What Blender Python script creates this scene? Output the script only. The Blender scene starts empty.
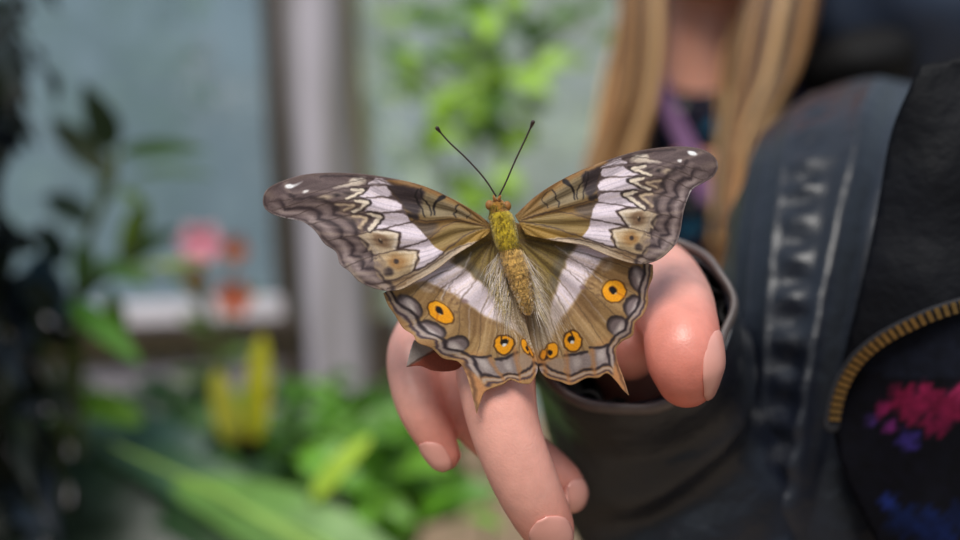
import bpy, bmesh, math, random
import numpy as np
from mathutils import Vector, Matrix, geometry
from mathutils.noise import noise as pnoise
random.seed(7); np.random.seed(7)
SC = bpy.context.scene
COL = SC.collection
D, F, CZ = 0.22, 960*38/36.0, 1.15        # subject distance, focal length in pixels, camera height

def P(px, py, r=1.0):
    """a point that stands r subject-distances in front of the camera"""
    d = r*D
    return Vector(((px-480)/F*d, d-D, CZ-(py-270)/F*d))
def S(px, r=1.0):
    return px/F*r*D
def lin(c):
    c = np.asarray(c, dtype=float)/255.0
    return np.where(c <= .04045, c/12.92, ((c+.055)/1.055)**2.4)
def L4(c):
    a = lin(c); return (float(a[0]), float(a[1]), float(a[2]), 1.0)

# ------------------------------------------------------------------ objects
def tag(o, label=None, cat=None, group=None, kind=None):
    if label: o['label'] = label
    if cat: o['category'] = cat
    if group: o['group'] = group
    if kind: o['kind'] = kind
    return o
def empty(name, loc, label, cat, group=None):
    o = bpy.data.objects.new(name, None); COL.objects.link(o)
    o.location = loc; o.empty_display_size = .01
    return tag(o, label, cat, group)
def link(name, me, mat, parent=None, smooth=True):
    o = bpy.data.objects.new(name, me); COL.objects.link(o)
    if mat: me.materials.append(mat)
    if smooth:
        me.polygons.foreach_set('use_smooth', [True]*len(me.polygons))
    if parent:
        o.parent = parent
        o.matrix_parent_inverse = Matrix.Translation(-parent.location)   # shapes are given in world coordinates
    return o
class MB:
    """collects shapes into one mesh"""
    def __init__(s): s.v = []; s.f = []; s.c = []
    def add(s, vs, fs, col=None):
        n = len(s.v); s.v += [tuple(v) for v in vs]
        s.f += [tuple(i+n for i in f) for f in fs]
        s.c += [tuple(col) if col is not None else (1, 1, 1, 1)]*len(vs)
    def mesh(s, name, colors=True):
        me = bpy.data.meshes.new(name); me.from_pydata(s.v, [], s.f); me.validate(); me.update()
        if colors and len(me.vertices) == len(s.c):
            a = me.color_attributes.new('Col', 'FLOAT_COLOR', 'POINT')
            a.data.foreach_set('color', np.array(s.c, dtype=np.float32).ravel())
        return me
    def build(s, name, mat, parent=None, smooth=True):
        return link(name, s.mesh(name), mat, parent, smooth)
    def box(s, lo, hi, col=None):
        x0, y0, z0 = lo; x1, y1, z1 = hi
        s.add([(x0,y0,z0),(x1,y0,z0),(x1,y1,z0),(x0,y1,z0),(x0,y0,z1),(x1,y0,z1),(x1,y1,z1),(x0,y1,z1)],
              [(0,3,2,1),(4,5,6,7),(0,1,5,4),(1,2,6,5),(2,3,7,6),(3,0,4,7)], col)
    def tube(s, pts, rad, seg=10, col=None, flat=1.0, cap=True, up=None):
        """swept tube, round ends"""
        pts = [Vector(p) for p in pts]; n = len(pts)
        vs, fs = [], []
        prev = None; rings = []
        tang = [(pts[min(i+1, n-1)]-pts[max(i-1, 0)]).normalized() for i in range(n)]
        seq = [(pts[i], tang[i], rad[i]) for i in range(n)]
        if cap:
            a = []
            for k in range(4):
                th = (k+.35)/4*math.pi/2
                a.append((pts[0]-tang[0]*rad[0]*math.cos(th), tang[0], rad[0]*math.sin(th)))
            b = []
            for k in range(4):
                th = (3-k+.35)/4*math.pi/2
                b.append((pts[-1]+tang[-1]*rad[-1]*math.cos(th), tang[-1], rad[-1]*math.sin(th)))
            seq = a+seq+b
        for (p, t, r) in seq:
            if prev is None:
                u = (Vector(up) if up is not None else Vector((0, -1, 0.13)))
                u = (u-t*u.dot(t))
                if u.length < 1e-4: u = t.orthogonal()
                u.normalize()
            else:
                u = (prev-t*prev.dot(t)).normalized()
            prev = u; w = t.cross(u)
            rings.append(len(vs))
            for k in range(seg):
                an = 2*math.pi*k/seg
                vs.append(p+u*(r*flat*math.cos(an))+w*(r*math.sin(an)))
        for i in range(len(rings)-1):
            for k in range(seg):
                a, b = rings[i]+k, rings[i]+(k+1) % seg
                c, d = rings[i+1]+(k+1) % seg, rings[i+1]+k
                fs.append((a, b, c, d))
        fs.append(tuple(range(seg))[::-1]); fs.append(tuple(rings[-1]+k for k in range(seg)))
        s.add(vs, fs, col)
    def ball(s, c, rx, ry=None, rz=None, col=None, nu=16, nv=10, rot=None):
        ry = ry or rx; rz = rz or rx; c = Vector(c)
        vs = [Vector((0, 0, rz))]; fs = []
        for i in range(1, nv):
            th = math.pi*i/nv
            for k in range(nu):
                ph = 2*math.pi*k/nu
                vs.append(Vector((rx*math.sin(th)*math.cos(ph), ry*math.sin(th)*math.sin(ph), rz*math.cos(th))))
        vs.append(Vector((0, 0, -rz)))
        for k in range(nu): fs.append((0, 1+k, 1+(k+1) % nu))
        for i in range(nv-2):
            for k in range(nu):
                a = 1+i*nu+k; b = 1+i*nu+(k+1) % nu
                fs.append((a, a+nu, b+nu, b))
        e = len(vs)-1
        for k in range(nu): fs.append((e, e-nu+(k+1) % nu, e-nu+k))
        if rot is not None: vs = [rot @ v for v in vs]
        s.add([c+v for v in vs], fs, col)
    def leaf(s, a, b, width, nrm, col, n=9, fold=.25, bend=.12, wave=0.0, point=1.0, peak=.42):
        """leaf blade from a to b; nrm is the side it shows"""
        a = Vector(a); b = Vector(b); t = (b-a); ln = t.length; t.normalize()
        nn = Vector(nrm); nn = (nn-t*nn.dot(t))
        if nn.length < 1e-5: nn = t.orthogonal()
        nn.normalize(); w = t.cross(nn); vs = []; fs = []
        ph = random.random()*6
        for i in range(n+1):
            u = i/n
            e = math.log(.5)/math.log(peak)
            ww = width*.5*(math.sin(math.pi*min(.998, max(.012, u))**e)**(.75*point)) if u < 1 else 0.0005
            c = a+t*(ln*u)+nn*(-bend*ln*(2*u-1)**2+bend*ln*.5)
            for k, q in enumerate((-1, -.55, 0, .55, 1)):
                wv = wave*width*math.sin(u*14+ph+k)*abs(q)
                vs.append(c+w*(ww*q)+nn*(fold*ww*abs(q)+wv))
        for i in range(n):
            for k in range(4):
                m = i*5+k
                fs.append((m, m+1, m+6, m+5))
        s.add(vs, fs, col)

def cr(pts, sub=6, closed=False):
    """Catmull-Rom through points (numpy)"""
    p = np.array(pts, dtype=float); n = len(p); out = []
    rng = range(n) if closed else range(n-1)
    for i in rng:
        if closed: p0, p1, p2, p3 = p[(i-1) % n], p[i], p[(i+1) % n], p[(i+2) % n]
        else: p0, p1, p2, p3 = p[max(i-1, 0)], p[i], p[i+1], p[min(i+2, n-1)]
        for k in range(sub):
            t = k/sub
            out.append(.5*((2*p1)+(p2-p0)*t+(2*p0-5*p1+4*p2-p3)*t*t+(3*p1-p0-3*p2+p3)*t**3))
    if not closed: out.append(p[-1])
    return np.array(out)

# ------------------------------------------------------------------ materials
def new_mat(name):
    m = bpy.data.materials.new(name); m.use_nodes = True
    nt = m.node_tree; b = nt.nodes['Principled BSDF']
    return m, nt, b
def N(nt, t, **kw):
    n = nt.nodes.new(t)
    for k, v in kw.items():
        if hasattr(n, k) and k not in n.inputs: setattr(n, k, v)
        else: n.inputs[k].default_value = v
    return n
def vary(nt, src, scale, amt, detail=4, coord='Object'):
    """multiply a colour by soft noise, pigment variation"""
    tc = N(nt, 'ShaderNodeTexCoord'); no = N(nt, 'ShaderNodeTexNoise'); no.inputs['Scale'].default_value = scale
    no.inputs['Detail'].default_value = detail
    nt.links.new(tc.outputs[coord], no.inputs['Vector'])
    mr = N(nt, 'ShaderNodeMapRange'); mr.inputs['From Min'].default_value = .25; mr.inputs['From Max'].default_value = .75
    mr.inputs['To Min'].default_value = 1-amt; mr.inputs['To Max'].default_value = 1+amt
    nt.links.new(no.outputs['Fac'], mr.inputs['Value'])
    mx = N(nt, 'ShaderNodeVectorMath', operation='MULTIPLY')
    nt.links.new(src, mx.inputs[0]); nt.links.new(mr.outputs['Result'], mx.inputs[1])
    return mx.outputs['Vector'], no
def bump(nt, b, scale, strength, dist=.001, detail=3, stretch=None):
    tc = N(nt, 'ShaderNodeTexCoord'); no = N(nt, 'ShaderNodeTexNoise')
    no.inputs['Scale'].default_value = scale; no.inputs['Detail'].default_value = detail
    if stretch:
        mp = N(nt, 'ShaderNodeMapping'); mp.inputs['Scale'].default_value = stretch
        nt.links.new(tc.outputs['Object'], mp.inputs['Vector']); nt.links.new(mp.outputs['Vector'], no.inputs['Vector'])
    else: nt.links.new(tc.outputs['Object'], no.inputs['Vector'])
    bp = N(nt, 'ShaderNodeBump'); bp.inputs['Strength'].default_value = strength; bp.inputs['Distance'].default_value = dist
    nt.links.new(no.outputs['Fac'], bp.inputs['Height']); nt.links.new(bp.outputs['Normal'], b.inputs['Normal'])
def mat_plain(name, col, rough=.6, var=.15, scale=40, bmp=None, spec=.5, metal=0, sheen=0, coat=0):
    m, nt, b = new_mat(name)
    rgb = N(nt, 'ShaderNodeRGB'); rgb.outputs[0].default_value = L4(col)
    out, _ = vary(nt, rgb.outputs[0], scale, var)
    nt.links.new(out, b.inputs['Base Color'])
    b.inputs['Roughness'].default_value = rough; b.inputs['Specular IOR Level'].default_value = spec
    b.inputs['Metallic'].default_value = metal; b.inputs['Sheen Weight'].default_value = sheen
    b.inputs['Coat Weight'].default_value = coat
    if bmp: bump(nt, b, *bmp)
    return m
def mat_attr(name, rough=.6, var=.1, scale=600, bmp=None, spec=.4, sheen=0, transl=0.0, sss=0, coat=0):
    m, nt, b = new_mat(name)
    at = N(nt, 'ShaderNodeAttribute'); at.attribute_name = 'Col'
    out, _ = vary(nt, at.outputs['Color'], scale, var)
    nt.links.new(out, b.inputs['Base Color'])
    b.inputs['Roughness'].default_value = rough; b.inputs['Specular IOR Level'].default_value = spec
    b.inputs['Sheen Weight'].default_value = sheen; b.inputs['Coat Weight'].default_value = coat
    if sss:
        b.inputs['Subsurface Weight'].default_value = sss
        b.inputs['Subsurface Radius'].default_value = (1, .35, .2); b.inputs['Subsurface Scale'].default_value = .004
    if bmp: bump(nt, b, *bmp)
    if transl:
        tr = N(nt, 'ShaderNodeBsdfTranslucent'); nt.links.new(out, tr.inputs['Color'])
        mx = N(nt, 'ShaderNodeMixShader'); mx.inputs[0].default_value = transl
        nt.links.new(b.outputs[0], mx.inputs[1]); nt.links.new(tr.outputs[0], mx.inputs[2])
        nt.links.new(mx.outputs[0], nt.nodes['Material Output'].inputs['Surface'])
    return m

M_wing = mat_attr('wing_scales', .62, .13, 2600, (3500, .25, .0003), .25, .15, .12)
M_bfly = mat_attr('butterfly_fur', .85, .22, 1800, (2500, .6, .0006), .15, .4)
M_skin = mat_attr('skin', .36, .09, 260, (1700, .2, .0005), .5, 0, 0, .1)
M_nail = mat_plain('nail', (224, 160, 146), .25, .05, 200, None, .5, 0, 0, .2)
M_leaf = mat_attr('leaf', .42, .18, 45, (60, .3, .004), .5, 0, .28)
M_leafdark = mat_attr('dark_leaf', .5, .2, 45, (60, .3, .004), .2, 0, .1)
M_petal = mat_attr('petal', .6, .1, 80, None, .3, .1, .3)
M_stem = mat_plain('stem', (80, 92, 40), .6, .2, 60)
M_hair = mat_attr('hair', .42, .2, 300, None, .5, 0, 0)

# ------------------------------------------------------------------ wing painting
class Paint:
    def __init__(s, X, Y, base):
        n1 = np.array([pnoise(Vector((x*.23, y*.23, 1.7))) for x, y in zip(X, Y)])
        n2 = np.array([pnoise(Vector((x*.23, y*.23, 9.1))) for x, y in zip(X, Y)])
        s.X0, s.Y0 = X, Y
        s.X = X+n1*.9; s.Y = Y+n2*.9
        s.n1 = n1; s.n2 = n2
        s.c = np.tile(np.array(base, dtype=float), (len(X), 1))
    def mix(s, a, col):
        a = np.clip(a, 0, 1)[:, None]
        s.c = s.c*(1-a)+np.array(col, dtype=float)*a
    def dist(s, pts, closed=False):
        p = np.array(pts, dtype=float); m = len(p)
        d = np.full(len(s.X), 1e9); par = np.zeros(len(s.X)); acc = 0
        for i in range(m if closed else m-1):
            a, b = p[i], p[(i+1) % m]; e = b-a; L = math.hypot(*e)+1e-9
            t = np.clip(((s.X-a[0])*e[0]+(s.Y-a[1])*e[1])/(L*L), 0, 1)
            dd = np.hypot(s.X-a[0]-t*e[0], s.Y-a[1]-t*e[1])
            k = dd < d; d[k] = dd[k]; par[k] = acc+t[k]*L; acc += L
        return d, par/acc, acc
    def inside(s, pts):
        p = np.array(pts, dtype=float); r = np.zeros(len(s.X), bool); m = len(p)
        for i in range(m):
            x0, y0 = p[i]; x1, y1 = p[(i+1) % m]
            c = ((y0 > s.Y) != (y1 > s.Y)) & (s.X < (x1-x0)*(s.Y-y0)/((y1-y0) if y1 != y0 else 1e-9)+x0)
            r ^= c
        return r
    def fill(s, pts, col, soft=1.0, alpha=1.0, smooth=True):
        if smooth: pts = cr(pts, 4, True)
        d, _, _ = s.dist(pts, True)
        sd = np.where(s.inside(pts), -d, d)
        s.mix(np.clip(.5-sd/soft, 0, 1)*alpha, col)
    def line(s, pts, w, col, soft=.8, alpha=1.0, w1=None, smooth=True):
        if smooth and len(pts) > 2: pts = cr(pts, 5)
        d, t, _ = s.dist(pts)
        ww = w if w1 is None else w+(w1-w)*t
        s.mix(np.clip(.5-(d-ww*.5)/soft, 0, 1)*alpha, col)
    def ell(s, cx, cy, rx, ry, col, soft=1.0, alpha=1.0, rot=0):
        ca, sa = math.cos(math.radians(rot)), math.sin(math.radians(rot))
        x = (s.X-cx)*ca+(s.Y-cy)*sa; y = -(s.X-cx)*sa+(s.Y-cy)*ca
        q = np.sqrt((x/rx)**2+(y/ry)**2)
        sd = (q-1)*min(rx, ry)
        s.mix(np.clip(.5-sd/soft, 0, 1)*alpha, col)

CREAM, DK, PINKW = (242, 224, 202), (48, 36, 36), (234, 218, 228)
FW_MARGIN = [(716,159),(717.7,168),(712.8,176.8),(703,183),(692.7,189),(688,198),(684,210),(682,220.8),(680.4,231),(677,241.9),(670,250.6),(659,259.4),(645,264)]
def paint_fore(X, Y):
    p = Paint(X, Y, (104, 86, 86))
    # basal field
    p.fill([(505,214),(536,194),(561,178),(589,165),(603,160),(603,170),(599,178),(597,190),(598,200),(594,207),(591,219),(589,229),(582,238),(560,243),(520,240)], (146, 112, 64), 2.5)
    p.fill([(520,222),(545,226),(577,236),(590,224),(588,232),(578,240),(545,242),(520,238)], (166, 128, 56), 6, .9)
    p.fill([(525,221),(555,213),(590,222),(588,230),(575,233),(545,227)], (148, 122, 72), 4, .9)
    p.fill([(540,204),(562,188),(583,176),(588,196),(562,206)], (142, 126, 98), 6, .9)
    p.fill([(583,170),(604,160),(603,170),(599,178),(597,190),(590,197),(584,190)], (60, 48, 50), 3.5)
    p.fill([(576,206),(596,202),(592,216),(578,214)], (92, 76, 66), 5, .9)
    p.line([(512,216),(536,197.5),(561,181.5),(589,168.5),(606,162)], 4.5, (158, 114, 66), 3, .9)
    p.line([(515,214),(536,195.5),(561,179.5),(589,166.5),(613,157.5)], 1.6, (112, 80, 52), 1.4, .8)
    # pale band, cell by cell
    for c in ([(600.6,168),(604,164.6),(621,157.2),(622,160),(627.4,162.2),(626.6,164.2),(602,167.6)],
              [(600.6,172.5),(602.5,168.8),(623.2,165.7),(625.5,169),(638,174.6),(634,176),(604,177.2),(601.5,175.5)],
              [(598,186),(600,181.5),(606,178.4),(633,177.2),(627.2,181.3),(638,189),(606,191.2),(599.3,189.6)],
              [(598,198),(601,193.8),(607,192.6),(623,191.6),(620.7,194.8),(637,207.2),(610,203.6),(598.5,201.5)],
              [(594.5,205),(598.5,202.6),(612,204.6),(629,208),(617,211.6),(628,225.5),(610,222),(591,218),(593,211)],
              [(591,219.5),(610,223.2),(627,227),(609.8,230),(611.5,236.5),(613.5,243),(616,247.5),(600,243),(582,237),(588.5,229)]):
        p.fill(c, PINKW, 1.1, 1, False)
    p.fill([(545,239),(577,237.4),(600,244.2),(639,256),(646,263),(631,264),(613,259),(596,252),(582,246.5),(550,242)], (208, 184, 158), 1.5)
    p.ell(628, 256, 17, 4.5, (150, 116, 80), 4, .8, 14)
    p.line([(577,241),(600,248),(622,257)], 1.2, (236,220,200), 1.5, .6)
    # brown fields of the two lower chevron cells
    p.fill([(618,211.5),(640,209),(656,214),(653,229),(645,232),(628,226)], (206, 182, 152), 2)
    p.fill([(611,230),(630,228),(649,235),(647,252),(638,254),(616,247)], (200, 172, 134), 2)
    p.ell(638, 218, 7.5, 7, (134, 102, 76), 5, .9)
    p.ell(630.5, 238.5, 8, 6.5, (156, 112, 62), 5, .95)
    p.ell(639, 247, 4.5, 4, (58, 46, 46), 3, .95)
    p.ell(645, 243, 4.5, 6, (158, 132, 104), 4, .8)
    p.ell(638.8, 219, 1.9, 2.4, (56, 40, 34), 1.6)
    p.ell(637.9, 217, .9, .9, (205, 180, 150), 1)
    p.ell(631.6, 238, 2.1, 1.9, (48, 32, 26), 1.6)
    # chevrons
    p.fill([(630,159.5),(636,155),(647,154),(650,158.6),(661,162.2),(644,162.6),(632,162)], (216, 198, 182), 2.6)
    p.ell(640, 156.8, 7, 2.6, (242,228,214), 2.5, .85)
    V = lambda pts, w, col, so=1.0, al=1.0: p.line(pts, w, col, so, al, smooth=False)
    V([(643,165.5),(629.5,168.6),(651,176)], 4.2, DK, 1.6)
    V([(645,166.5),(632.5,168.8),(651,175.4)], 3.1, CREAM, 1.2)
    p.ell(648.5, 170, 4.5, 2.2, (66,52,52), 2.4)
    p.ell(659, 170.6, 3.2, 2, (52,42,44), 2)
    p.ell(667, 171.4, 5, 2.8, (186,164,142), 3.5)
    V([(642,177.6),(627.8,180.8),(650,190)], 4.4, DK, 1.6)
    V([(643,178.6),(631,180.9),(650,189.4)], 3.4, CREAM, 1.2)
    V([(662,180),(641.5,182.4),(657,188)], 4.6, (78,60,56), 2)
    V([(661,180.8),(646,182.8),(657,187.4)], 2.4, (200,174,146), 1.8)
    p.ell(661, 185.6, 3.2, 2.6, (56,44,46), 2.5)
    V([(635,191.4),(622,194),(644.5,209)], 4.6, DK, 1.6)
    V([(636,192.2),(625,194.4),(644.5,208)], 3.6, CREAM, 1.2)
    V([(652,193),(636,195),(652,208)], 4.6, (70,54,52), 2)
    V([(652,194),(640,195.8),(652,206)], 3, (206,180,150), 1.8)
    p.ell(653.5, 198.8, 2.6, 2.2, (46,36,40), 1.8)
    V([(630,207.6),(616.6,211.6),(628,226.5)], 2.4, (62,44,42), 1.4)
    V([(640,209.8),(621,212.6),(630,226)], 2.6, (236,218,198), 1.8)
    p.line([(652,214),(649,222),(646,231)], 2, (226,208,186), 2, .9)
    V([(626.5,226.8),(609.6,230),(613,233.5),(611.3,237.4),(614.6,241),(615.6,247)], 2.2, (66,48,42), 1.4)
    V([(626,229.2),(613.4,231.6),(615.4,237.5),(618,247)], 2.2, (226,206,180), 2)
    # submarginal lunules
    d, t, L = p.dist(cr(FW_MARGIN, 4))
    ve = np.array([0, .07, .17, .285, .40, .535, .67, .83, 1.0])
    k = np.clip(np.searchsorted(ve, t)-1, 0, len(ve)-2)
    u = (t-ve[k])/(ve[k+1]-ve[k]); sc = np.sin(math.pi*np.clip(u, 0, 1))**.7
    reg = np.clip((p.X-640)/8, 0, 1)
    lowr = np.clip((t-.12)/.15, 0, 1)
    p.mix(np.clip(1.2-np.abs(d-(5+3*sc))/4.0, 0, 1)*.8*lowr, (172,152,148))
    p.mix(np.clip(1.15-np.abs(d-(9.5+6.5*sc))/2.6, 0, 1)*.85*lowr, (54,42,46))
    p.mix(np.clip(1.2-np.abs(d-(15+7*sc))/4, 0, 1)*.65*lowr*reg, (146,126,122))
    p.mix(np.clip(1.15-np.abs(d-(22+7*sc))/2.6, 0, 1)*.8*lowr*reg, (52,40,42))
    p.mix(np.clip(1.1-np.abs(d-(28+6*sc))/3, 0, 1)*.5*lowr*reg*np.clip((p.Y-176)/10, 0, 1), (158,132,112))
    p.mix(np.clip(1-np.abs(d-2.2)/1.1, 0, 1)*.6, (58,46,48))
    st = np.array([pnoise(Vector((math.degrees(math.atan2(y-222, x-505))*.8, math.hypot(x-505, y-222)*.03, 2))) for x, y in zip(X, Y)])
    p.mix(np.clip(st*1.8, 0, 1)*.22, (214,190,164)); p.mix(np.clip(-st*1.8, 0, 1)*.25, (48,36,34))
    fr = np.clip(1.2-d/1.1, 0, 1)
    p.mix(fr*.8, (150,134,130)); p.mix(fr*np.clip(1-np.abs(t-.33)/.1, 0, 1), (215,205,205))
    p.line([(658,259),(668,250),(672,243)], 3, (186,166,146), 3, .6)
    # apex
    p.line([(606,160),(638,151.5),(666,148),(691,148),(707,152.5),(716,160)], 2.6, (104,86,82), 2, .9)
    p.line([(630,157),(650,151.6),(675,149.8)], 1.4, (56,45,48), 1.2, .7)
    p.line([(650,158),(668,156.5),(686,157)], 2, (118,100,98), 2.5, .5)
    p.ell(692, 153.4, 4.6, 2.3, (252,250,250), 1.2, 1, 18)
    p.ell(679.5, 160.8, 2.2, 1.3, (240,232,228), 1)
    # veins
    vc = (70,54,50)
    for pts, w in (([(519,221),(548,226.5),(577,235.6),(600,243),(620,249.2),(652,260)], 1.1),
                   ([(522,220),(554,211.5),(592,219),(620,225.3),(648,233),(675,246)], .9),
                   ([(525,219),(561,209),(594,199.5)], 1.1),
                   ([(594,200.5),(598,202),(620,205.2),(640,209),(680,219)], .9),
                   ([(594,199),(598,192.6),(606,191.8),(625,190.6),(650,192),(687,203)], .9),
                   ([(597,190),(602,178),(636,176.6),(665,178),(692,190)], .9),
                   ([(599,178),(602,168.2),(627,163.8),(660,165.4),(702,180)], .9),
                   ([(603,166),(626,157.8),(655,159.5),(708,172)], .7),
                   ([(545,240.5),(577,239),(612,250),(640,262)], .9)):
        p.line(pts, w, vc, .9, .85)
    p.line([(525,219.6),(561,210),(590,201.5)], 1.3, (164,120,70), 1.3, .6)
    # marks in the cell
    bk = (34,26,26)
    p.line([(552,190),(556,194.6),(555.4,199),(559.4,202),(558.4,206.5)], 1.3, bk, .8)
    p.line([(550.5,190.6),(545,194),(542,199.4),(543.4,202.4),(547,204.6),(547.8,208)], .9, bk, .8, .85)
    p.ell(566, 182, 4, 2.4, bk, 1.4, 1, 35)
    p.line([(565,182),(570.5,186),(573.4,191),(574.6,199.5)], 3.2, bk, 1.0, 1, 1.6)
    p.line([(586,172),(582,182),(577.6,189),(576.6,195.6),(578,199)], 1.1, bk, .8)
    p.line([(588,172),(587.4,180),(584,191),(582.8,199)], 1.2, bk, .8)
    p.line([(590,198.4),(596,196.6)], 4, (44,34,34), 2)
    return p.c

HW_MARGIN = [(652.7,265),(652.7,276.7),(648,290),(648,303),(643,315),(635,323),(633,335),(621.7,341.7),(616,350),(618,363),(623,376.7),(629,395.7),(623,390),(615,380),(606.7,373.3),(598,378),(586.7,378),(571.7,385),(560,381.7),(548,378.3),(541.7,373)]
def paint_hind(X, Y):
    p = Paint(X, Y, (172, 136, 90))
    hc = (517, 238)
    ang = np.degrees(np.arctan2(p.Y-hc[1], p.X-hc[0]))
    rad = np.hypot(p.X-hc[0], p.Y-hc[1])
    # olive basal field and grey shade next to the band
    p.fill([(508,230),(580,240),(577,247),(567,258),(565,266),(560,275),(557,287),(552,303),(546,318),(536,322),(524,300),(512,262)], (132, 110, 62), 7)
    p.fill([(566,244),(577,247),(567,258),(565,266),(560,275),(556,290),(550,288),(553,268)], (104, 95, 82), 7, .85)
    p.fill([(516,262),(530,262),(545,300),(552,330),(543,350),(533,350),(524,312)], (168, 146, 118), 8, .9)
    # pale band
    p.fill([(574,243),(577,247),(567,258),(566,266),(560.5,274),(558,286),(554,297),(551,306),(552,318),(556,324),(560,318),(567,311),(574,301.5),(580,292),(584,284),(593,272),(598,265),(603,259),(614,257),(625,258),(610,248),(585,240)], (238, 222, 230), 3.4)
    p.fill([(553,305),(560,300),(566,308),(558,326),(551,336),(546,325)], (214, 196, 190), 7, .8)
    p.fill([(600,262),(612,258),(612,268),(603,272)], (196,172,150), 4, .7)
    p.line([(606,262),(597,271),(590,283),(581,298),(573,309),(563,323)], 3.4, (132,100,72), 4, .6)
    mo = np.array([pnoise(Vector((x*.3, y*.3, 5))) for x, y in zip(X, Y)])
    zone = np.clip(1-np.hypot((p.X-592)/26, (p.Y-288)/34), 0, 1)*np.clip((p.X-578)/12, 0, 1)
    p.mix(np.clip(mo*2.2, 0, 1)*zone, (120,90,64))
    p.ell(582.5, 287, 2.6, 2.4, (140,112,116), 2.5, .8)
    # brown field with darker streaks
    p.fill([(576,304),(586,292),(596,302),(600,318),(590,322),(578,316)], (134,100,66), 6, .6)
    # radiating folds
    rn = np.array([pnoise(Vector((a*.55, r*.012, 4))) for a, r in zip(ang, rad)])
    rn2 = np.array([pnoise(Vector((a*1.6, r*.01, 8))) for a, r in zip(ang, rad)])
    far = np.clip((rad-40)/40, 0, 1)
    p.mix(np.clip(rn*1.6, 0, 1)*.4*far, (212,178,130)); p.mix(np.clip(-rn*1.6, 0, 1)*.4*far, (112,80,48))
    near = np.clip((ang-50)/14, 0, 1)*np.clip((rad-18)/20, 0, 1)*np.clip((150-rad)/40, 0, 1)
    p.mix(np.clip(rn2*2.4, 0, 1)*.75*near, (226,212,200)); p.mix(np.clip(-rn2*2, 0, 1)*.55*near, (112,94,70))
    p.mix(np.clip(rn2*2, 0, 1)*.5*np.clip((60-rad)/30, 0, 1), (170,142,70))
    p.mix(np.clip(-rn2*2, 0, 1)*.5*np.clip((70-rad)/30, 0, 1), (84,68,42))
    # veins
    for e in ((652,276),(648,302),(634,334),(622,372),(597,378),(571,384),(548,378)):
        m1 = (hc[0]+(e[0]-hc[0])*.45, hc[1]+(e[1]-hc[1])*.36)
        p.line([hc, m1, e], .9, (96,74,54), 1.0, .7)
    p.line([(519,243),(545,268),(560,281)], 1.6, (150,128,60), 1.4, .7)
    p.line([(558,281),(580,292),(592,305),(606,322)], 1.2, (226,208,206), 1.8, .45)
    p.line([(555,246),(575,259),(602,281)], 1.2, (234,224,230), 1.6, .5)
    p.line([(556,247.4),(576,260.4),(602,282.5)], .7, (104,88,86), .9, .6)
    # margin bands
    d, t, L = p.dist(HW_MARGIN)
    acc = [0]
    for a, b in zip(HW_MARGIN[:-1], HW_MARGIN[1:]): acc.append(acc[-1]+math.hypot(b[0]-a[0], b[1]-a[1]))
    acc = np.array(acc)/acc[-1]
    ve = np.array([acc[0]-.03, acc[2]+.005, acc[4]-.005, acc[6], acc[11], acc[15]+.01, acc[17], acc[20]+.005])
    k = np.clip(np.searchsorted(ve, t)-1, 0, len(ve)-2)
    u = np.clip((t-ve[k])/(ve[k+1]-ve[k]), 0, 1)
    tailz = np.clip(1-np.hypot((p.X-621)/9, (p.Y-376)/26), 0, 1)*3
    tailz = np.clip(tailz, 0, 1)
    low = np.clip((p.Y-335)/14, 0, 1)*np.clip((625-p.X)/8, 0, 1)
    # tan and orange ground next to the margin
    band = np.clip(1.2-d/20, 0, 1)
    p.mix(np.clip(1.3-np.abs(d-10)/13, 0, 1)*low*.8, (186,130,78))
    # grey lunules
    def lun(cx, cy, rx, ry, rot, dark_at):
        p.ell(cx, cy, rx+1.6, ry+1.6, (50,40,42), 1.8, .95, rot)
        p.ell(cx+dark_at[0], cy+dark_at[1], rx, ry, (132,116,116), 3.4, 1, rot)
        p.ell(cx+dark_at[0]*1.2, cy+dark_at[1]*1.2+1, rx*.3, ry*.8, (224,210,204), 4.5, .95, rot)
    lun(638, 279, 7.5, 12.5, -22, (1.6,1.2)); lun(633, 306, 8.5, 10, 25, (1.8,1.6)); lun(618, 325.5, 10.5, 8.5, 30, (1.4,2.2))
    p.fill([(591,350),(608,346),(613,352),(614,366),(606,364),(596,370),(592,366)], (150,134,130), 2.5)
    p.fill([(566,356),(587,352.5),(591,366),(582,369),(571,375),(566,371)], (150,134,130), 2.5)
    p.fill([(546,362),(562,358),(564,371),(556,372),(545,369)], (160,138,122), 3, .8)
    p.ell(601, 355, 4, 6, (206,192,186), 4, .7); p.ell(577, 362, 4, 6, (196,182,176), 4, .7)
    p.line([(590,347.5),(599,347.6),(608,345)], 2.8, (52,42,44), 1.8)
    p.line([(565,355.5),(576,354),(587,351.6)], 2.8, (52,42,44), 1.8)
    p.mix(np.clip(1.25-np.abs(d-8.6)/1.8, 0, 1)*(1-tailz)*.95, (46,36,40))
    p.mix(np.clip(1.2-np.abs(d-5.6)/1.5, 0, 1)*(1-tailz)*.9, (178,158,146))
    p.mix(np.clip(1.2-np.abs(d-3.2)/1.2, 0, 1)*(1-tailz)*.95, (74,58,66))
    p.mix(np.clip(1.2-d/1.6, 0, 1)*(1-tailz)*.9, (176,132,88))
    p.mix(tailz*.9, (190,132,86))
    p.line([(614,352),(617,366),(622,380),(628,393)], 2.2, (92,62,44), 2, .75)
    p.line([(619,366),(624,380),(628.6,393)], 1.2, (214,170,128), 1.4, .8)
    p.mix(np.clip(1.15-np.hypot(p.X-540, p.Y-371)/4, 0, 1), (220,206,210))
    for x0, y0, x1, y1 in ((566,352,569,382),(592,350,595,374),(541,356,546,372)):
        p.line([(x0,y0),(x1,y1)], 3.4, (186,122,66), 4, .7)
    # eyespots
    OR, OL = (250,166,22), (72,44,18)
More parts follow.
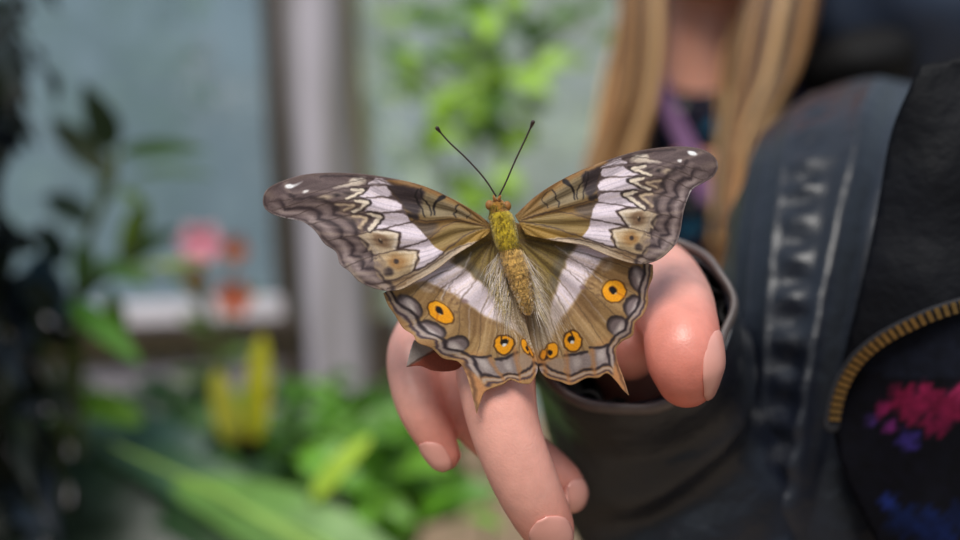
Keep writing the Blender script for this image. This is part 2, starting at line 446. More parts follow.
    p.ell(614, 291.2, 12.6, 12, OL, 1.5); p.ell(614, 291.2, 11.4, 10.9, OR, 1.2); p.ell(611, 287, 7, 5, (255,190,50), 5, .5)
    p.line([(616,292),(625,297)], 1.4, (190,104,10), 1.6, .7)
    p.ell(612.8, 290.2, 4.2, 3.9, (120,60,14), 1.4); p.ell(612.8, 290.4, 3.4, 3.4, (20,14,12), 1.2); p.ell(615.6, 293.2, 1.2, 1.2, (206,170,120), 1)
    p.fill([(572.5,329.5),(578,332),(582.6,339),(581,348),(574,352.4),(566.5,350),(562.4,342),(565,333.5)], OL, 1.5)
    p.fill([(572.5,331),(577.4,333.4),(581,339.6),(579.6,347),(574,350.8),(567.4,348.6),(564,342),(566.2,334.6)], OR, 1.2)
    p.ell(571.6, 339.4, 3.4, 3.8, (24,16,12), 1.3, 1, 20); p.line([(571,332),(573,337)], 1.6, (60,34,10), 1.2); p.ell(572.2, 342.2, 2, 1.7, (240,236,232), 1)
    p.ell(551.6, 350.6, 7.4, 8.6, OL, 1.5, 1, 10); p.ell(543.6, 355, 5, 5.6, OL, 1.6, .8)
    p.ell(551.8, 350.4, 6.2, 7.4, OR, 1.2, 1, 10); p.ell(544, 354.6, 3.6, 4.4, (232,146,30), 1.6)
    p.line([(547.6,346),(547,352),(545,360)], 1.4, (92,52,16), 1.2, .9)
    p.ell(550, 352.6, 2.2, 2.3, (30,18,12), 1.2); p.ell(546.6, 357.6, 1.8, 2.2, (60,34,20), 1.4, .9)
    return p.c

# landmarks: right wing <-> left wing
FWR = [(515,215.5),(536,196),(561,180),(589,167),(613.6,158),(638,151),(666,147),(691,147),(706.8,151.5),(716,159),(717.7,168),(712.8,176.8),(703,183),(692.7,189),(688,198),(684,210),(682,220.8),(680.4,231),(677,241.9),(670,250.6),(659,259.4),(645,264),(631,263),(613.6,257.7),(596,250.6),(582,245),(550,240),(525.7,234.8)]
FWL = [(492.6,226),(475,212),(447,196),(419,184.5),(390.6,178),(362.5,174),(334,172.6),(306,174.3),(285,180),(269.3,187.4),(263.4,196),(264,206.7),(271.8,213.7),(285,218),(302.7,221.8),(315,231),(324.5,243.6),(336,252),(340,264),(350,272),(360,282),(380,290),(399,290),(415,282),(436,270),(454,256),(475,243),(489,234)]
FWi = [((692,153.5),(288.7,186.3)),((679.5,161),(306,191.6)),((687.5,152),(293,187.5)),((696.5,155),(285,185.6)),((677,160.5),(308.3,191)),((682,161.4),(303.8,192)),((600.6,166),(389,182)),((600.8,173),(391.5,192.5)),((598,186),(401,205)),((598,198),(408,217)),((593,211),(422,233)),((629,180.6),(369.5,202)),((622.5,193.6),(382,215.5)),((617,211.5),(399.4,233)),((610,230),(418.8,250.6)),((560,209),(455,219)),((577,235.6),(447,249))]
HWR = [(511,221),(560,236),(610,250)]+HW_MARGIN+[(538,365),(535,355),(531,343),(527,327),(522,308),(516,275),(511,250)]
HWL = [(496,223),(462,240),(412,276),(383.3,293.3),(388,305),(395,315),(403,328),(413,335),(418,343),(431.7,348.3),(443,358.3),(458,361.7),(465,371.7),(470,386.7),(476.7,414),(480,403),(485,391.7),(496.7,386.7),(504,384),(510,380),(519,383),(525,384),(531,383),(536.7,373.3),(538,365),(535,353),(531,342),(527,327),(522,308),(512,275),(502,250)]
HWi = [((614,291),(438.5,311)),((572.8,341),(503,344.5)),((551,351),(527,347)),((558,351),(521,346)),((551,359.5),(528.5,355)),((551,342.5),(525.5,338.5)),((576,247),(453,263)),((562,270),(480,281)),((556,292),(500,302)),((600,262),(430,283)),((584,284),(460,298)),((572,304),(485,316)),((640,279),(411,308)),((633,306),(434,331)),((618,325),(459,344)),((602,355),(483,364)),((577,362),(508,367))]
def tps(src, dst, lam=.5):
    s = np.array(src, float); d = np.array(dst, float); n = len(s)
    def U(r2): return np.where(r2 > 0, r2*np.log(np.maximum(r2, 1e-12)), 0)
    sc = 100.0; s0 = s/sc
    K = U(((s0[:, None]-s0[None])**2).sum(-1))+lam*.01*np.eye(n)
    Pm = np.c_[np.ones(n), s0]
    A = np.zeros((n+3, n+3)); A[:n, :n] = K; A[:n, n:] = Pm; A[n:, :n] = Pm.T
    w = np.linalg.solve(A, np.r_[d, np.zeros((3, 2))])
    def f(q):
        q0 = q/sc
        return U(((q0[:, None]-s0[None])**2).sum(-1)) @ w[:n]+np.c_[np.ones(len(q)), q0] @ w[n:]
    return f
def seg_poly(pts, step=1.0):
    out = []; m = len(pts)
    for i in range(m):
        a, b = pts[i], pts[(i+1) % m]; L = math.hypot(*(b-a)); k = max(1, int(round(L/step)))
        for j in range(k): out.append(a+(b-a)*j/k)
    return np.array(out)
def wing(name, outline, sharp, depth, painter, warp, parent, step=1.0):
    # smooth each run between sharp corners
    o = [tuple(q) for q in outline]; n = len(o)
    run = []; idx = sorted(sharp)
    if idx:
        for a, b in zip(idx, idx[1:]+[idx[0]+n]):
            run.append(cr([o[i % n] for i in range(a, b+1)], 6)[:-1])
        poly = np.concatenate(run)
    else: poly = cr(o, 6, True)
    bd = seg_poly(poly, step)
    lo, hi = bd.min(0), bd.max(0)
    gx, gy = np.meshgrid(np.arange(lo[0], hi[0], step), np.arange(lo[1], hi[1], step*.87))
    gx[1::2] += step*.5
    g = Paint(gx.ravel(), gy.ravel(), (0, 0, 0)); g.X, g.Y = g.X0, g.Y0
    d, _, _ = g.dist(bd[::2], True); ok = g.inside(bd) & (d > step*.6)
    pts = np.r_[bd, np.c_[g.X0[ok], g.Y0[ok]]]
    nb = len(bd)
    r = geometry.delaunay_2d_cdt([Vector(q) for q in pts], [], [list(range(nb))], 1, 1e-4)
    q = np.array([tuple(v) for v in r[0]])
    w = warp(q) if warp else q
    c = painter(w[:, 0].copy(), w[:, 1].copy())
    c = lin(np.clip(c, 0, 255))
    co = [P(x, y, depth(x, y, wx, wy)) for (x, y), (wx, wy) in zip(q, w)]
    me = bpy.data.meshes.new(name); me.from_pydata([tuple(v) for v in co], [], [tuple(f) for f in r[2]]); me.update()
    a = me.color_attributes.new('Col', 'FLOAT_COLOR', 'POINT')
    a.data.foreach_set('color', np.c_[c, np.ones(len(c))].astype(np.float32).ravel())
    ob = link(name, me, M_wing, parent)
    m = ob.modifiers.new('thickness', 'SOLIDIFY'); m.thickness = .00014; m.offset = 0
    return ob

bf = empty('butterfly', P(515, 372, 1.0), 'brown butterfly with pale bands and orange eyespots, wings spread on the hand', 'butterfly')
def pleat(wx, wy, hx, hy, k, amp):
    a = math.degrees(math.atan2(wy-hy, wx-hx)); r = math.hypot(wx-hx, wy-hy)
    return amp*math.sin(a*k)*min(1, r/60)
FVEIN = [-33, -27, -19, -10.5, -3, 5, 14, 20.5, 27]
def d_fore(side):
    def f(x, y, wx, wy):
        r = math.hypot(wx-515, wy-222)/200
        tilt = (-.014 if side < 0 else .008)*r
        return .996+tilt+.018*r*r*0-.02*math.sin(math.pi*min(r, 1))*.5+pleat(wx, wy, 515, 222, .42, .0016)
    return f
def d_hind(side):
    def f(x, y, wx, wy):
        r = math.hypot(wx-517, wy-238)/150
        return 1.006+(-.012 if side < 0 else .01)*r-.008*math.sin(math.pi*min(r, 1))+pleat(wx, wy, 517, 238, .3, .0024)
    return f
lf = tps(FWL+[b for a, b in FWi], FWR+[a for a, b in FWi])
lh = tps(HWL+[b for a, b in HWi], HWR+[a for a, b in HWi])
wing('hindwing', HWR, [0, 3, 14, 24], d_hind(1), paint_hind, None, bf)
wing('hindwing', HWL, [0, 3, 14, 24], d_hind(-1), paint_hind, lh, bf)
wing('forewing', FWR, [0, 27], d_fore(1), paint_fore, None, bf)
wing('forewing', FWL, [0, 27], d_fore(-1), paint_fore, lf, bf)

def paint_fold_shadow(X, Y):  # grey is the curled wing; red-brown paints its shadow on the finger
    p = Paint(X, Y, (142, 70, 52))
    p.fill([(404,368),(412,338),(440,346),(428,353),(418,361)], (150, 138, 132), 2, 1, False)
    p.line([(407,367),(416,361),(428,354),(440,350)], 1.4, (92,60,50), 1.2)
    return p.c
wing('wing_fold_shadow', [(406.5,367),(410,352),(414,340),(430,342),(450,352),(462,362),(458,369),(446,371.5),(432,370.5),(420,366)], [0, 2], lambda x, y, a, b: 1.018+.00025*(x-430), paint_fold_shadow, None, bf)
# body of the butterfly: head, thorax and abdomen in one surface
prof = [(496.5,199,3.5),(497,203,7.5),(498,207,8.2),(499,211,9),(500,215,11.5),(502,221,12.5),(504,229,12.8),(506,238,12.6),(508,245,11.8),(509.5,250,10.2),(511,254,11.4),(514,263,12.4),(517,272,12.2),(519,278,11.4),(521,285,10.8),(523,292,9.8),(525,299,8.6),(527,306,7.6),(528.5,312,5.2),(529,315,2.5)]
pp = cr(prof, 4)
mb = MB(); seg = 28; cols = []
vs, fs = [], []
for i, (x, y, h) in enumerate(pp):
    ring = 0
    if y > 258: h = h*(1+.05*math.sin((y-258)/6.6*2*math.pi))
    axis = np.array((.27 if y > 215 else .15, 1)); axis /= np.linalg.norm(axis); perp = np.array((axis[1], -axis[0]))
    for k in range(seg):
        an = 2*math.pi*k/seg
        q = np.array((x, y))+perp*h*math.cos(an)
        jit = 1+.05*random.uniform(-1, 1)
        v = P(q[0], q[1], .985); v.y += -S(h)*math.sin(an)*.9*jit
        vs.append(v)
        if y < 212: c = (150, 104, 40)
        elif y < 249: c = (176, 150, 34)
        else:
            c = (206, 162, 88) if ((y-258)/6.6) % 1 > .3 or y < 258 else (150, 112, 58)
            if y > 285 and abs(math.cos(an)) > .6 and random.random() < .5: c = (232, 206, 172)
        f_ = random.uniform(.8, 1.18)
        cols.append(tuple(lin(np.clip(np.array(c)*f_, 0, 255)))+(1,))
for i in range(len(pp)-1):
    for k in range(seg):
        a, b = i*seg+k, i*seg+(k+1) % seg
        fs.append((a, b, b+seg, a+seg))
fs.append(tuple(range(seg))); fs.append(tuple((len(pp)-1)*seg+k for k in range(seg))[::-1])
mb.v = [tuple(v) for v in vs]; mb.f = fs; mb.c = cols
body = mb.build('body', M_bfly, bf)
# fur on the thorax and flanks
mb = MB()
for i in range(1400):
    if i > 900 and i % 3: continue
    x, y, h = pp[random.randrange(6, len(pp)-6)]
    an = random.uniform(.05, math.pi-.05)
    q = (x+h*math.cos(an)*.95, y+random.uniform(-2, 2))
    v = P(q[0], q[1], .985); v.y -= S(h)*math.sin(an)*.88
    out = Vector((math.cos(an), -math.sin(an)*.8, 0))
    dr = (out*.6+Vector((.15, 0, -1))+Vector((random.uniform(-.5,.5), random.uniform(-.3,.3), random.uniform(-.3,.3)))).normalized()
    ln = S(random.uniform(3, 6)); w = dr.cross(Vector((0, 1, 0))).normalized()*S(.33)
    base = np.array((182,154,40) if y < 249 else (212,172,104))*random.uniform(.7, 1.25)
    mb.add([v-w, v+w, v+dr*ln, v+out*S(.3)], [(0, 1, 2), (1, 3, 2), (3, 0, 2)], tuple(lin(np.clip(base, 0, 255)))+(1,))
for i in range(300):           # long pale hairs beside the abdomen
    sd = random.choice((-1, 1)); t = random.random()
    x0, y0 = (511+sd*12+t*12, 250+t*50)
    ex = random.uniform(4, 26)*sd*(1-.35*t); ey = random.uniform(20, 46)
    a = P(x0, y0, .992); b = P(x0+ex*.6, y0+ey*.55, .988); c = P(x0+ex+4, y0+ey, .990)
    w = Vector((S(.22), 0, 0)); base = np.array(random.choice(((224,210,196),(196,172,120),(206,190,176))))*random.uniform(.8, 1.1)
    mb.add([a-w, a+w, b-w, b+w, c], [(0, 1, 3, 2), (2, 3, 4)], tuple(lin(np.clip(base, 0, 255)))+(1,))
tag(mb.build('fur', M_bfly, bf), kind='stuff')
M_eye = mat_plain('compound_eye', (150, 100, 44), .6, .3, 4000)
for x, y in ((489.5, 205), (507, 206)):
    mb = MB(); mb.ball(P(x, y, .985), S(4.2), S(4.2), S(5)); mb.build('eye', M_eye, bf)
mb = MB()
for x, y, x1, y1 in ((495.5,200,493.5,196),(499,200,500.5,196)):
    mb.tube([P(x, y, .98), P((x+x1)/2-.5, (y+y1)/2, .978), P(x1, y1, .979)], [S(2), S(1.7), S(1)], 8, L4((160,104,44)))
for o_ in (mb.build('palp', M_bfly, bf),): pass
M_ant = mat_plain('antenna', (58, 42, 38), .5, .25, 1500)
for pts in ([(496,196),(484,178),(466,158),(450,143),(441,133),(437,128)], [(499,196),(506,182),(515,161),(524,142),(530,129),(533,122)]):
    c = cr(pts, 5); n = len(c); mb = MB()
    mb.tube([P(x, y, .985-.02*i/n) for i, (x, y) in enumerate(c)], [S(.85 if i < n*.78 else 1.0+1.0*math.sin(min(1, (i-n*.78)/(n*.18))*math.pi/2)) for i in range(n)], 8)
    mb.build('antenna', M_ant, bf)
    # rusty tip
M_leg = mat_plain('leg', (120, 92, 52), .6, .2, 900)
for a, b, c in (((498,230),(478,262),(487,345)), ((514,232),(538,268),(520,344)), ((505,250),(490,290),(494,362)), ((516,252),(528,300),(512,360))):
    mb = MB(); mb.tube([P(*a, 1.0), P(*b, 1.045), P(c[0]*.5+b[0]*.5, c[1]*.5+b[1]*.5, 1.04), P(*c, 1.035)], [S(1.6), S(1.3), S(1.0), S(.7)], 8)
    mb.build('leg', M_leg, bf)

# ------------------------------------------------------------------ person
man = empty('person', (P(760, 270, 2.6).x, P(0, 0, 2.6).y, 0.0),
            'person with long blond hair and dark leather jacket holding out one hand under the butterfly', 'person')
def finger(pts):
    """pts: px, py, r, radius px -> smooth world axis + radii"""
    c = cr(pts, 7)
    return [P(x, y, r) for x, y, r, h in c], [S(h, r) for x, y, r, h in c]
FING = {
 'index': [(560,300,1.22,40),(520,322,1.12,42),(496,352,1.075,40),(497,385,1.045,39.5),(505,428,1.03,36),(521,472,1.03,34),(538,508,1.04,31),(549,529,1.05,27)],
 'middle': [(520,300,1.27,40),(478,322,1.2,38),(458,356,1.15,33),(462,395,1.13,30),(492,432,1.13,29),(531,460,1.13,27),(558,482,1.135,25),(566,492,1.14,22)],
 'ring': [(490,310,1.3,38),(440,322,1.2,32),(414,350,1.13,27),(414,385,1.10,25),(424,415,1.09,23.5),(437,440,1.09,20),(445,455,1.09,17)],
 'little': [(500,330,1.36,32),(452,340,1.3,26),(430,360,1.25,22),(428,385,1.22,19),(436,408,1.2,17)],
 'thumb': [(622,310,1.26,48),(648,282,1.2,46),(670,300,1.11,42),(680,325,1.05,38.5),(683,350,1.02,39),(685,368,1.02,37),(686,378,1.025,31)],
}
hb = MB()
axes = {}
for k, v in FING.items():
    a, r_ = finger(v); axes[k] = (a, r_); hb.tube(a, r_, 20)
def blob(pts): hb.tube(*finger(pts), 20)
blob([(545,315,1.24,44),(592,310,1.25,48),(626,338,1.26,46),(646,385,1.31,48)])
blob([(500,320,1.27,40),(570,318,1.28,46),(634,350,1.28,46)])
blob([(600,300,1.24,44),(624,328,1.17,36),(630,352,1.14,30)])
blob([(620,300,1.25,44),(560,312,1.2,40)])
blob([(642,365,1.29,48),(662,430,1.37,54),(690,520,1.40,60),(730,610,1.42,66),(800,680,1.48,72),(832,560,1.42,80),(848,340,1.44,82),(864,230,1.6,74),(876,180,2.2,60),(868,156,2.9,40),(800,150,3.1,60)])
def evaluate(me, voxel, smooth, it):
    o = bpy.data.objects.new('tmp', me); COL.objects.link(o)
    m = o.modifiers.new('r', 'REMESH'); m.mode = 'VOXEL'; m.voxel_size = voxel
    s_ = o.modifiers.new('s', 'SMOOTH'); s_.factor = smooth; s_.iterations = it
    dg = bpy.context.evaluated_depsgraph_get(); dg.update()
    out = bpy.data.meshes.new_from_object(o.evaluated_get(dg))
    bpy.data.objects.remove(o); return out
h_me = evaluate(hb.mesh('hand', False), .0011, .5, 9)
# head, neck and shoulders
tb = MB()
R3 = 3.0
def s3(px): return S(px, R3)
hc = P(712, -135, R3)
rotI = Matrix.Identity(3)
tb.ball(hc+Vector((0, .006, .012)), s3(112), s3(138), s3(128))
tb.ball(hc+Vector((0, -s3(34), -s3(52))), s3(84), s3(92), s3(92))              # face
tb.ball(P(708, -22, R3)+Vector((0, -s3(62), 0)), s3(40), s3(36), s3(28))        # chin
tb.tube([P(712,-80,3.08), P(706,20,3.08), P(702,90,3.1), P(705,140,3.15)], [s3(62), s3(58), s3(62), s3(90)], 24)
tb.tube([hc+Vector((0, -s3(118), s3(4))), hc+Vector((0, -s3(136), -s3(22))), hc+Vector((0, -s3(146), -s3(44)))], [s3(10), s3(14), s3(18)], 12)   # nose
for q in (-1, 1):
    tb.ball(hc+Vector((q*s3(17), -s3(128), -s3(48))), s3(11), s3(11), s3(10))
    tb.tube([hc+Vector((q*s3(14), -s3(124), s3(24))), hc+Vector((q*s3(38), -s3(124), s3(30))), hc+Vector((q*s3(66), -s3(104), s3(22)))], [s3(12), s3(13), s3(10)], 10)
    tb.ball(hc+Vector((q*s3(108), s3(8), -s3(20))), s3(14), s3(22), s3(36))
    tb.ball(hc+Vector((q*s3(40), -s3(118), s3(2))), s3(21), s3(16), s3(15))
tb.tube([hc+Vector((-s3(30), -s3(118), -s3(84))), hc+Vector((0, -s3(130), -s3(81))), hc+Vector((s3(30), -s3(118), -s3(84)))], [s3(6), s3(9), s3(6)], 10)
tb.tube([hc+Vector((-s3(26), -s3(116), -s3(96))), hc+Vector((0, -s3(126), -s3(97))), hc+Vector((s3(26), -s3(116), -s3(96)))], [s3(6), s3(10), s3(6)], 10)
tb.ball(P(730, 210, 3.25), s3(130), s3(95), s3(125))
tb.tube([P(640,150,3.3), P(720,118,3.25), P(800,140,3.2), P(850,170,3.1)], [s3(52), s3(62), s3(62), s3(58)], 20)
t_me = evaluate(tb.mesh('torso', False), .0036, .5, 5)
bm = bmesh.new(); bm.from_mesh(h_me); bm.from_mesh(t_me)
b_me = bpy.data.meshes.new('body'); bm.to_mesh(b_me); bm.free()
co = np.empty(len(b_me.vertices)*3); b_me.vertices.foreach_get('co', co); co = co.reshape(-1, 3)
sk = np.tile(lin((230, 166, 150)), (len(co), 1))
def tint(pt, rad, col, al):
    global sk
    d = np.linalg.norm(co-np.array(pt), axis=1); a = (np.clip(1-d/rad, 0, 1)**.8*al)[:, None]
    sk = sk*(1-a)+lin(col)*a
tint(axes['thumb'][0][-1], .019, (216, 96, 76), .95)
tint(axes['thumb'][0][24], .016, (214, 118, 98), .6)
tint(axes['index'][0][-1], .014, (214, 124, 104), .8)
tint(axes['index'][0][24], .010, (222, 148, 128), .6)
tint(axes['middle'][0][-1], .016, (208, 118, 98), .8)
tint(axes['ring'][0][-1], .016, (214, 126, 108), .8)
tint(P(632, 350, 1.14), .014, (206, 108, 88), .7)
tint(P(705, 60, 3.0), .12, (212, 150, 122), .8)
tint(hc+Vector((0, -s3(126), -s3(90))), s3(34), (190, 84, 84), .8)
a_ = b_me.color_attributes.new('Col', 'FLOAT_COLOR', 'POINT')
a_.data.foreach_set('color', np.c_[sk, np.ones(len(sk))].astype(np.float32).ravel())
b_me.materials.clear()
pbody = link('body', b_me, M_skin, man)
M_eyew = mat_plain('eye_white', (226, 222, 216), .2, .02, 100)
M_iris = mat_plain('iris', (74, 92, 104), .15, .2, 400)
for q in (-1, 1):
    mb = MB(); mb.ball(hc+Vector((q*s3(40), -s3(124), s3(2))), s3(14), s3(13), s3(8)); e = mb.build('eye', M_eyew, pbody)
    mb = MB(); mb.ball(hc+Vector((q*s3(40), -s3(135), s3(2))), s3(6), s3(3), s3(6)); mb.build('iris', M_iris, pbody)
from mathutils.bvhtree import BVHTree
BVH = BVHTree.FromPolygons([tuple(q) for q in co], [tuple(p.vertices) for p in b_me.polygons])
def nail(fi, i0, i1, n, wid, lift=1.0, ext=.86, back=0.0):
    a, r_ = axes[fi]; n = Vector(n)
    pts = list(a); rr = list(r_)
    t = (pts[-1]-pts[-2]).normalized()
    for j in range(8):
        f_ = (j+1)/8
        pts.append(a[-1]+t*r_[-1]*f_*.95); rr.append(r_[-1]*math.sqrt(max(.05, 1-(f_*.85)**2)))
    pts = cr([tuple(p) for p in pts], 3); rr = cr([(x, 0) for x in rr], 3)[:, 0]
    sel = np.linspace(i0*3, min(len(pts)-2, i1*3), 30)
    vs, fs = [], []; m = 19; last_d = {}
    for ii, q in enumerate(sel):
        i = int(q); c = Vector(pts[i]); tt = (Vector(pts[min(i+1, len(pts)-1)])-Vector(pts[i-1])).normalized()
        nn = (n-tt*n.dot(tt)).normalized(); w = tt.cross(nn)
        u = ii/29
        hw = math.radians(wid)*(math.sqrt(max(.02, 1-(1-u/.4)**2)) if u < .4 else 1.0)*(1.0 if u < .85 else 1-.3*((u-.85)/.15)**2)
        base = rr[i] if u < .75 else max(rr[i], rr[int(sel[21])]*ext)
        for k in range(m):
            ph = (k/(m-1)*2-1)*hw
            edge = (1-abs(k/(m-1)*2-1)**4)*min(1, .25+u*2.2)
            dr = nn*math.cos(ph)+w*math.sin(ph)
            hit = BVH.ray_cast(c+dr*.03, -dr, .03)[0]
            ds = (hit-c).length if hit is not None else last_d.get(k, base*.9)
            last_d[k] = ds; q_ = c+dr*ds
            vs.append(q_+dr*(.0004*edge+.00010))
    va = np.array([tuple(q) for q in vs]).reshape(30, m, 3)
    for _ in range(10): va[1:-1] = (va[:-2]+va[1:-1]*2+va[2:])/4
    vs = [Vector(q) for q in va.reshape(-1, 3)]
    for i in range(29):
        for k in range(m-1):
            q = i*m+k; fs.append((q, q+1, q+m+1, q+m))
    mb = MB(); mb.add(vs, fs); o = mb.build('fingernail', M_nail, pbody)
    so = o.modifiers.new('t', 'SOLIDIFY'); so.thickness = .0003; so.offset = 1
    return o
nail('index', 41, 56, (-.1, -1, .25), 48)
nail('middle', 42, 55, (.35, -1, .1), 52)
nail('ring', 33, 48, (-.75, -1, -.1), 52)
nail('thumb', 26, 46, (1, -.5, .25), 52, 1.0, .62)

# --- clothes
def mat_jacket(tone=(14, 18, 29), rough=.38, spec=.6):
    m, nt, b = new_mat('jacket_leather')
    rgb = N(nt, 'ShaderNodeRGB'); rgb.outputs[0].default_value = L4(tone)
    out, _ = vary(nt, rgb.outputs[0], 60, .35)
    nt.links.new(out, b.inputs['Base Color']); b.inputs['Roughness'].default_value = rough
    b.inputs['Specular IOR Level'].default_value = spec
    bump(nt, b, 170, .35, .0022, 7)
    return m
M_jack = mat_jacket(); M_panel = mat_jacket((8, 9, 15), .6, .14)
M_jackin = mat_plain('jacket_inside', (20, 19, 20), .7, .4, 200, (400, .5, .001), .2)
M_trim = mat_plain('cuff_trim', (96, 86, 84), .42, .2, 300)
def sleeve(name, rings, mat, parent, seg=64, fold=None, close=False, thick=.0016):
    """rings: px, py, r, half-width px, half-depth factor"""
    c = cr(rings, 16); n = len(c)
    ax = [P(x, y, r) for x, y, r, h, k in c]
    vs, fs = [], []; prev = None
    for i in range(n):
        t = (ax[min(i+1, n-1)]-ax[max(i-1, 0)]).normalized()
        u = (Vector((0, -1, 0)) if abs(t.y) < .8 else Vector((0, 0, 1))) if prev is None else prev
        u = (u-t*u.dot(t)).normalized(); prev = u; w = t.cross(u)
        h = S(c[i][3], c[i][2]); kd = c[i][4]
        for k in range(seg):
            an = 2*math.pi*k/seg
            f_ = fold(i/(n-1), an) if fold else 0
            vs.append(ax[i]+u*((h+f_)*kd*math.cos(an))+w*((h+f_)*math.sin(an)))
    for i in range(n-1):
        for k in range(seg):
            a, b = i*seg+k, i*seg+(k+1) % seg
            fs.append((a, b, b+seg, a+seg))
    mb = MB(); mb.add(vs, fs); o = mb.build(name, mat, parent)
    bmm = bmesh.new(); bmm.from_mesh(o.data); bmesh.ops.recalc_face_normals(bmm, faces=bmm.faces); bmm.to_mesh(o.data); bmm.free()
    so = o.modifiers.new('t', 'SOLIDIFY'); so.thickness = thick; so.offset = -1
    return o
def cuffw(an): return .03*math.sin(2*an+.6)+.035*math.sin(5*an+2)*max(0, math.cos(an+.4))+.03*math.sin(9*an)*max(0, math.cos(an+.6))
def fold_fore(u, an):
    f_ = cuffw(an)*.022*max(0, 1-u*5)+  .0008*math.sin(u*30+2.2*math.sin(an+.6)+an*1.0)*min(1, u*2.2)
    f_ += .002*pnoise(Vector((math.cos(an)*1.4, math.sin(an)*1.4, u*4)))*min(1, u*3)
    a = (an+math.pi) % (2*math.pi)-math.pi; q = a-(-1.75+3.7*u)
    f_ += (.009*math.exp(-(q/.40)**2)-.005*math.exp(-((q-.68)/.3)**2)+.003*math.exp(-((q-1.2)/.28)**2)+.003*math.exp(-((q+.9)/.26)**2)-.002*math.exp(-((q+.5)/.22)**2))*min(1, u*4)
    f_ += .002*math.exp(-((u-.42+.12*math.sin(an))**2)/.003)-.0025*math.exp(-((u-.52+.12*math.sin(an))**2)/.003)
    return f_
def gauss(x, s): return math.exp(-(x*x)/(s*s))
def fold_upper(u, an):
    a = (an+math.pi) % (2*math.pi)-math.pi       # 0 faces the camera
    v = max(0, (u-.42)/.46); edge = -.17+.36*v; k = min(1, max(0, (u-.3)*6))
    f_ = .0014*gauss(a-.80, .035)+.0012*gauss(a-.66, .03)+.0010*gauss(a-.46, .03)
    f_ += k*.0016*gauss(a-.28, .11)*math.sin(u*175)-.0008*gauss(a-.28, .2)
    f_ += k*(.0022*gauss(a-edge-.06, .07)-.006/(1+math.exp((a-edge+.06)/.03))*(1 if a > -1.6 else 0))
    f_ += .0045*pnoise(Vector((math.cos(an)*1.2, math.sin(an)*1.2, u*3.2)))
    f_ += .0014*math.sin(u*16+a*3)*gauss(a+1.0, .7)+.0008*math.sin(u*44+a*9)*gauss(a-1.15, .3)
    return f_
# the jacket: its upper arm is the main mesh, the other pieces are sewn to it
jacket = sleeve('jacket', [(868,156,3.0,58,.95),(872,164,2.6,72,.95),(876,172,2.15,92,.95),(867,186,1.82,113,.95),(857,222,1.58,126,.95),(851,280,1.48,129,.95),(844,350,1.43,129,.95),(837,440,1.41,129,.95),(830,540,1.41,130,.95),(828,660,1.44,128,.95)], M_jack, man, 260, fold_upper)
sl = sleeve('sleeve', [(630,320,1.17,102,.92),(634,335,1.2,102,.94),(645,380,1.29,106,.95),(664,450,1.36,108,.95),(690,525,1.39,112,.95),(730,610,1.40,118,.95),(800,690,1.46,122,.95)], M_jack, jacket, 120, fold_fore)
# cuff rim: a rolled edge around the opening
c0 = P(630, 320, 1.165); t0 = (P(634,335,1.2)-P(630,320,1.17)).normalized()
u0 = Vector((0, -1, 0)); u0 = (u0-t0*u0.dot(t0)).normalized(); w0 = t0.cross(u0); h0 = S(102, 1.17)
mb = MB(); ring = []
for k in range(72):
    an = 2*math.pi*k/72
    hh = h0+cuffw(an)*.022
    ring.append(c0+u0*(hh*.92*math.cos(an))+w0*(hh*math.sin(an))+t0*.0008*math.sin(an*5))
nr = len(ring); vs = []; fs = []
for i in range(nr):
    t = (ring[(i+1) % nr]-ring[i-1]).normalized(); rd = (ring[i]-c0).normalized()
    for k in range(8):
        an = 2*math.pi*k/8
        vs.append(ring[i]+rd*(.0011*math.cos(an))+t0*(.0024*math.sin(an)))
for i in range(nr):
    for k in range(8): fs.append((i*8+k, i*8+(k+1) % 8, ((i+1) % nr)*8+(k+1) % 8, ((i+1) % nr)*8+k))
mb.add(vs, fs); tag(mb.build('cuff', M_trim, jacket), 'grey rolled cuff edge')
# ribbed lining seen inside the cuff
def fold_in(u, an): return .0012*math.sin(an*17+u*20)+.001*math.sin(an*7-u*33)
tag(sleeve('cuff_lining', [(632,326,1.18,92,.9),(640,352,1.26,84,.92),(652,392,1.33,74,.94),(664,440,1.37,66,.95)], M_jackin, jacket, 96, fold_in, thick=.0008), 'dark crumpled inner cloth')

# front panel with the curved zip, and the floral blouse cloth below it, a separate sheet
ZIP = cr([(833,425),(836,405),(843,384),(858,360),(880,341),(905,327),(932,315),(960,306),(1000,297),(1060,290)], 8)
def surf(name, outline, rfun, mat, parent, step=6, thick=.002):
    bd = seg_poly(np.array(outline, float), step)
    lo, hi = bd.min(0), bd.max(0)
    gx, gy = np.meshgrid(np.arange(lo[0], hi[0], step), np.arange(lo[1], hi[1], step))
    g = Paint(gx.ravel(), gy.ravel(), (0, 0, 0)); g.X, g.Y = g.X0, g.Y0
    d, _, _ = g.dist(bd, True); ok = g.inside(bd) & (d > step*.6)
    pts = np.r_[bd, np.c_[g.X0[ok], g.Y0[ok]]]
    r = geometry.delaunay_2d_cdt([Vector(q) for q in pts], [], [list(range(len(bd)))], 1, 1e-4)
    mb = MB(); mb.add([P(v[0], v[1], rfun(v[0], v[1])) for v in r[0]], [tuple(f) for f in r[2]])
    o = mb.build(name, mat, parent)
    so = o.modifiers.new('t', 'SOLIDIFY'); so.thickness = thick; so.offset = 0
    return o
def r_panel(x, y):
    e = (x-835)/150.0
    return 1.195-.075*math.sin(min(1, max(0, e))*math.pi*.5)+.03*abs((y-330)/300.0)+.012*pnoise(Vector((x*.012, y*.012, 3)))
left_edge = cr([(920,66),(893,130),(880,200),(868,262),(854,320),(841,375),(833,425)], 6)
surf('front_panel', list(left_edge[:-1])+list(ZIP)+[(1060,180),(1060,60),(990,52)], r_panel, M_panel, jacket)
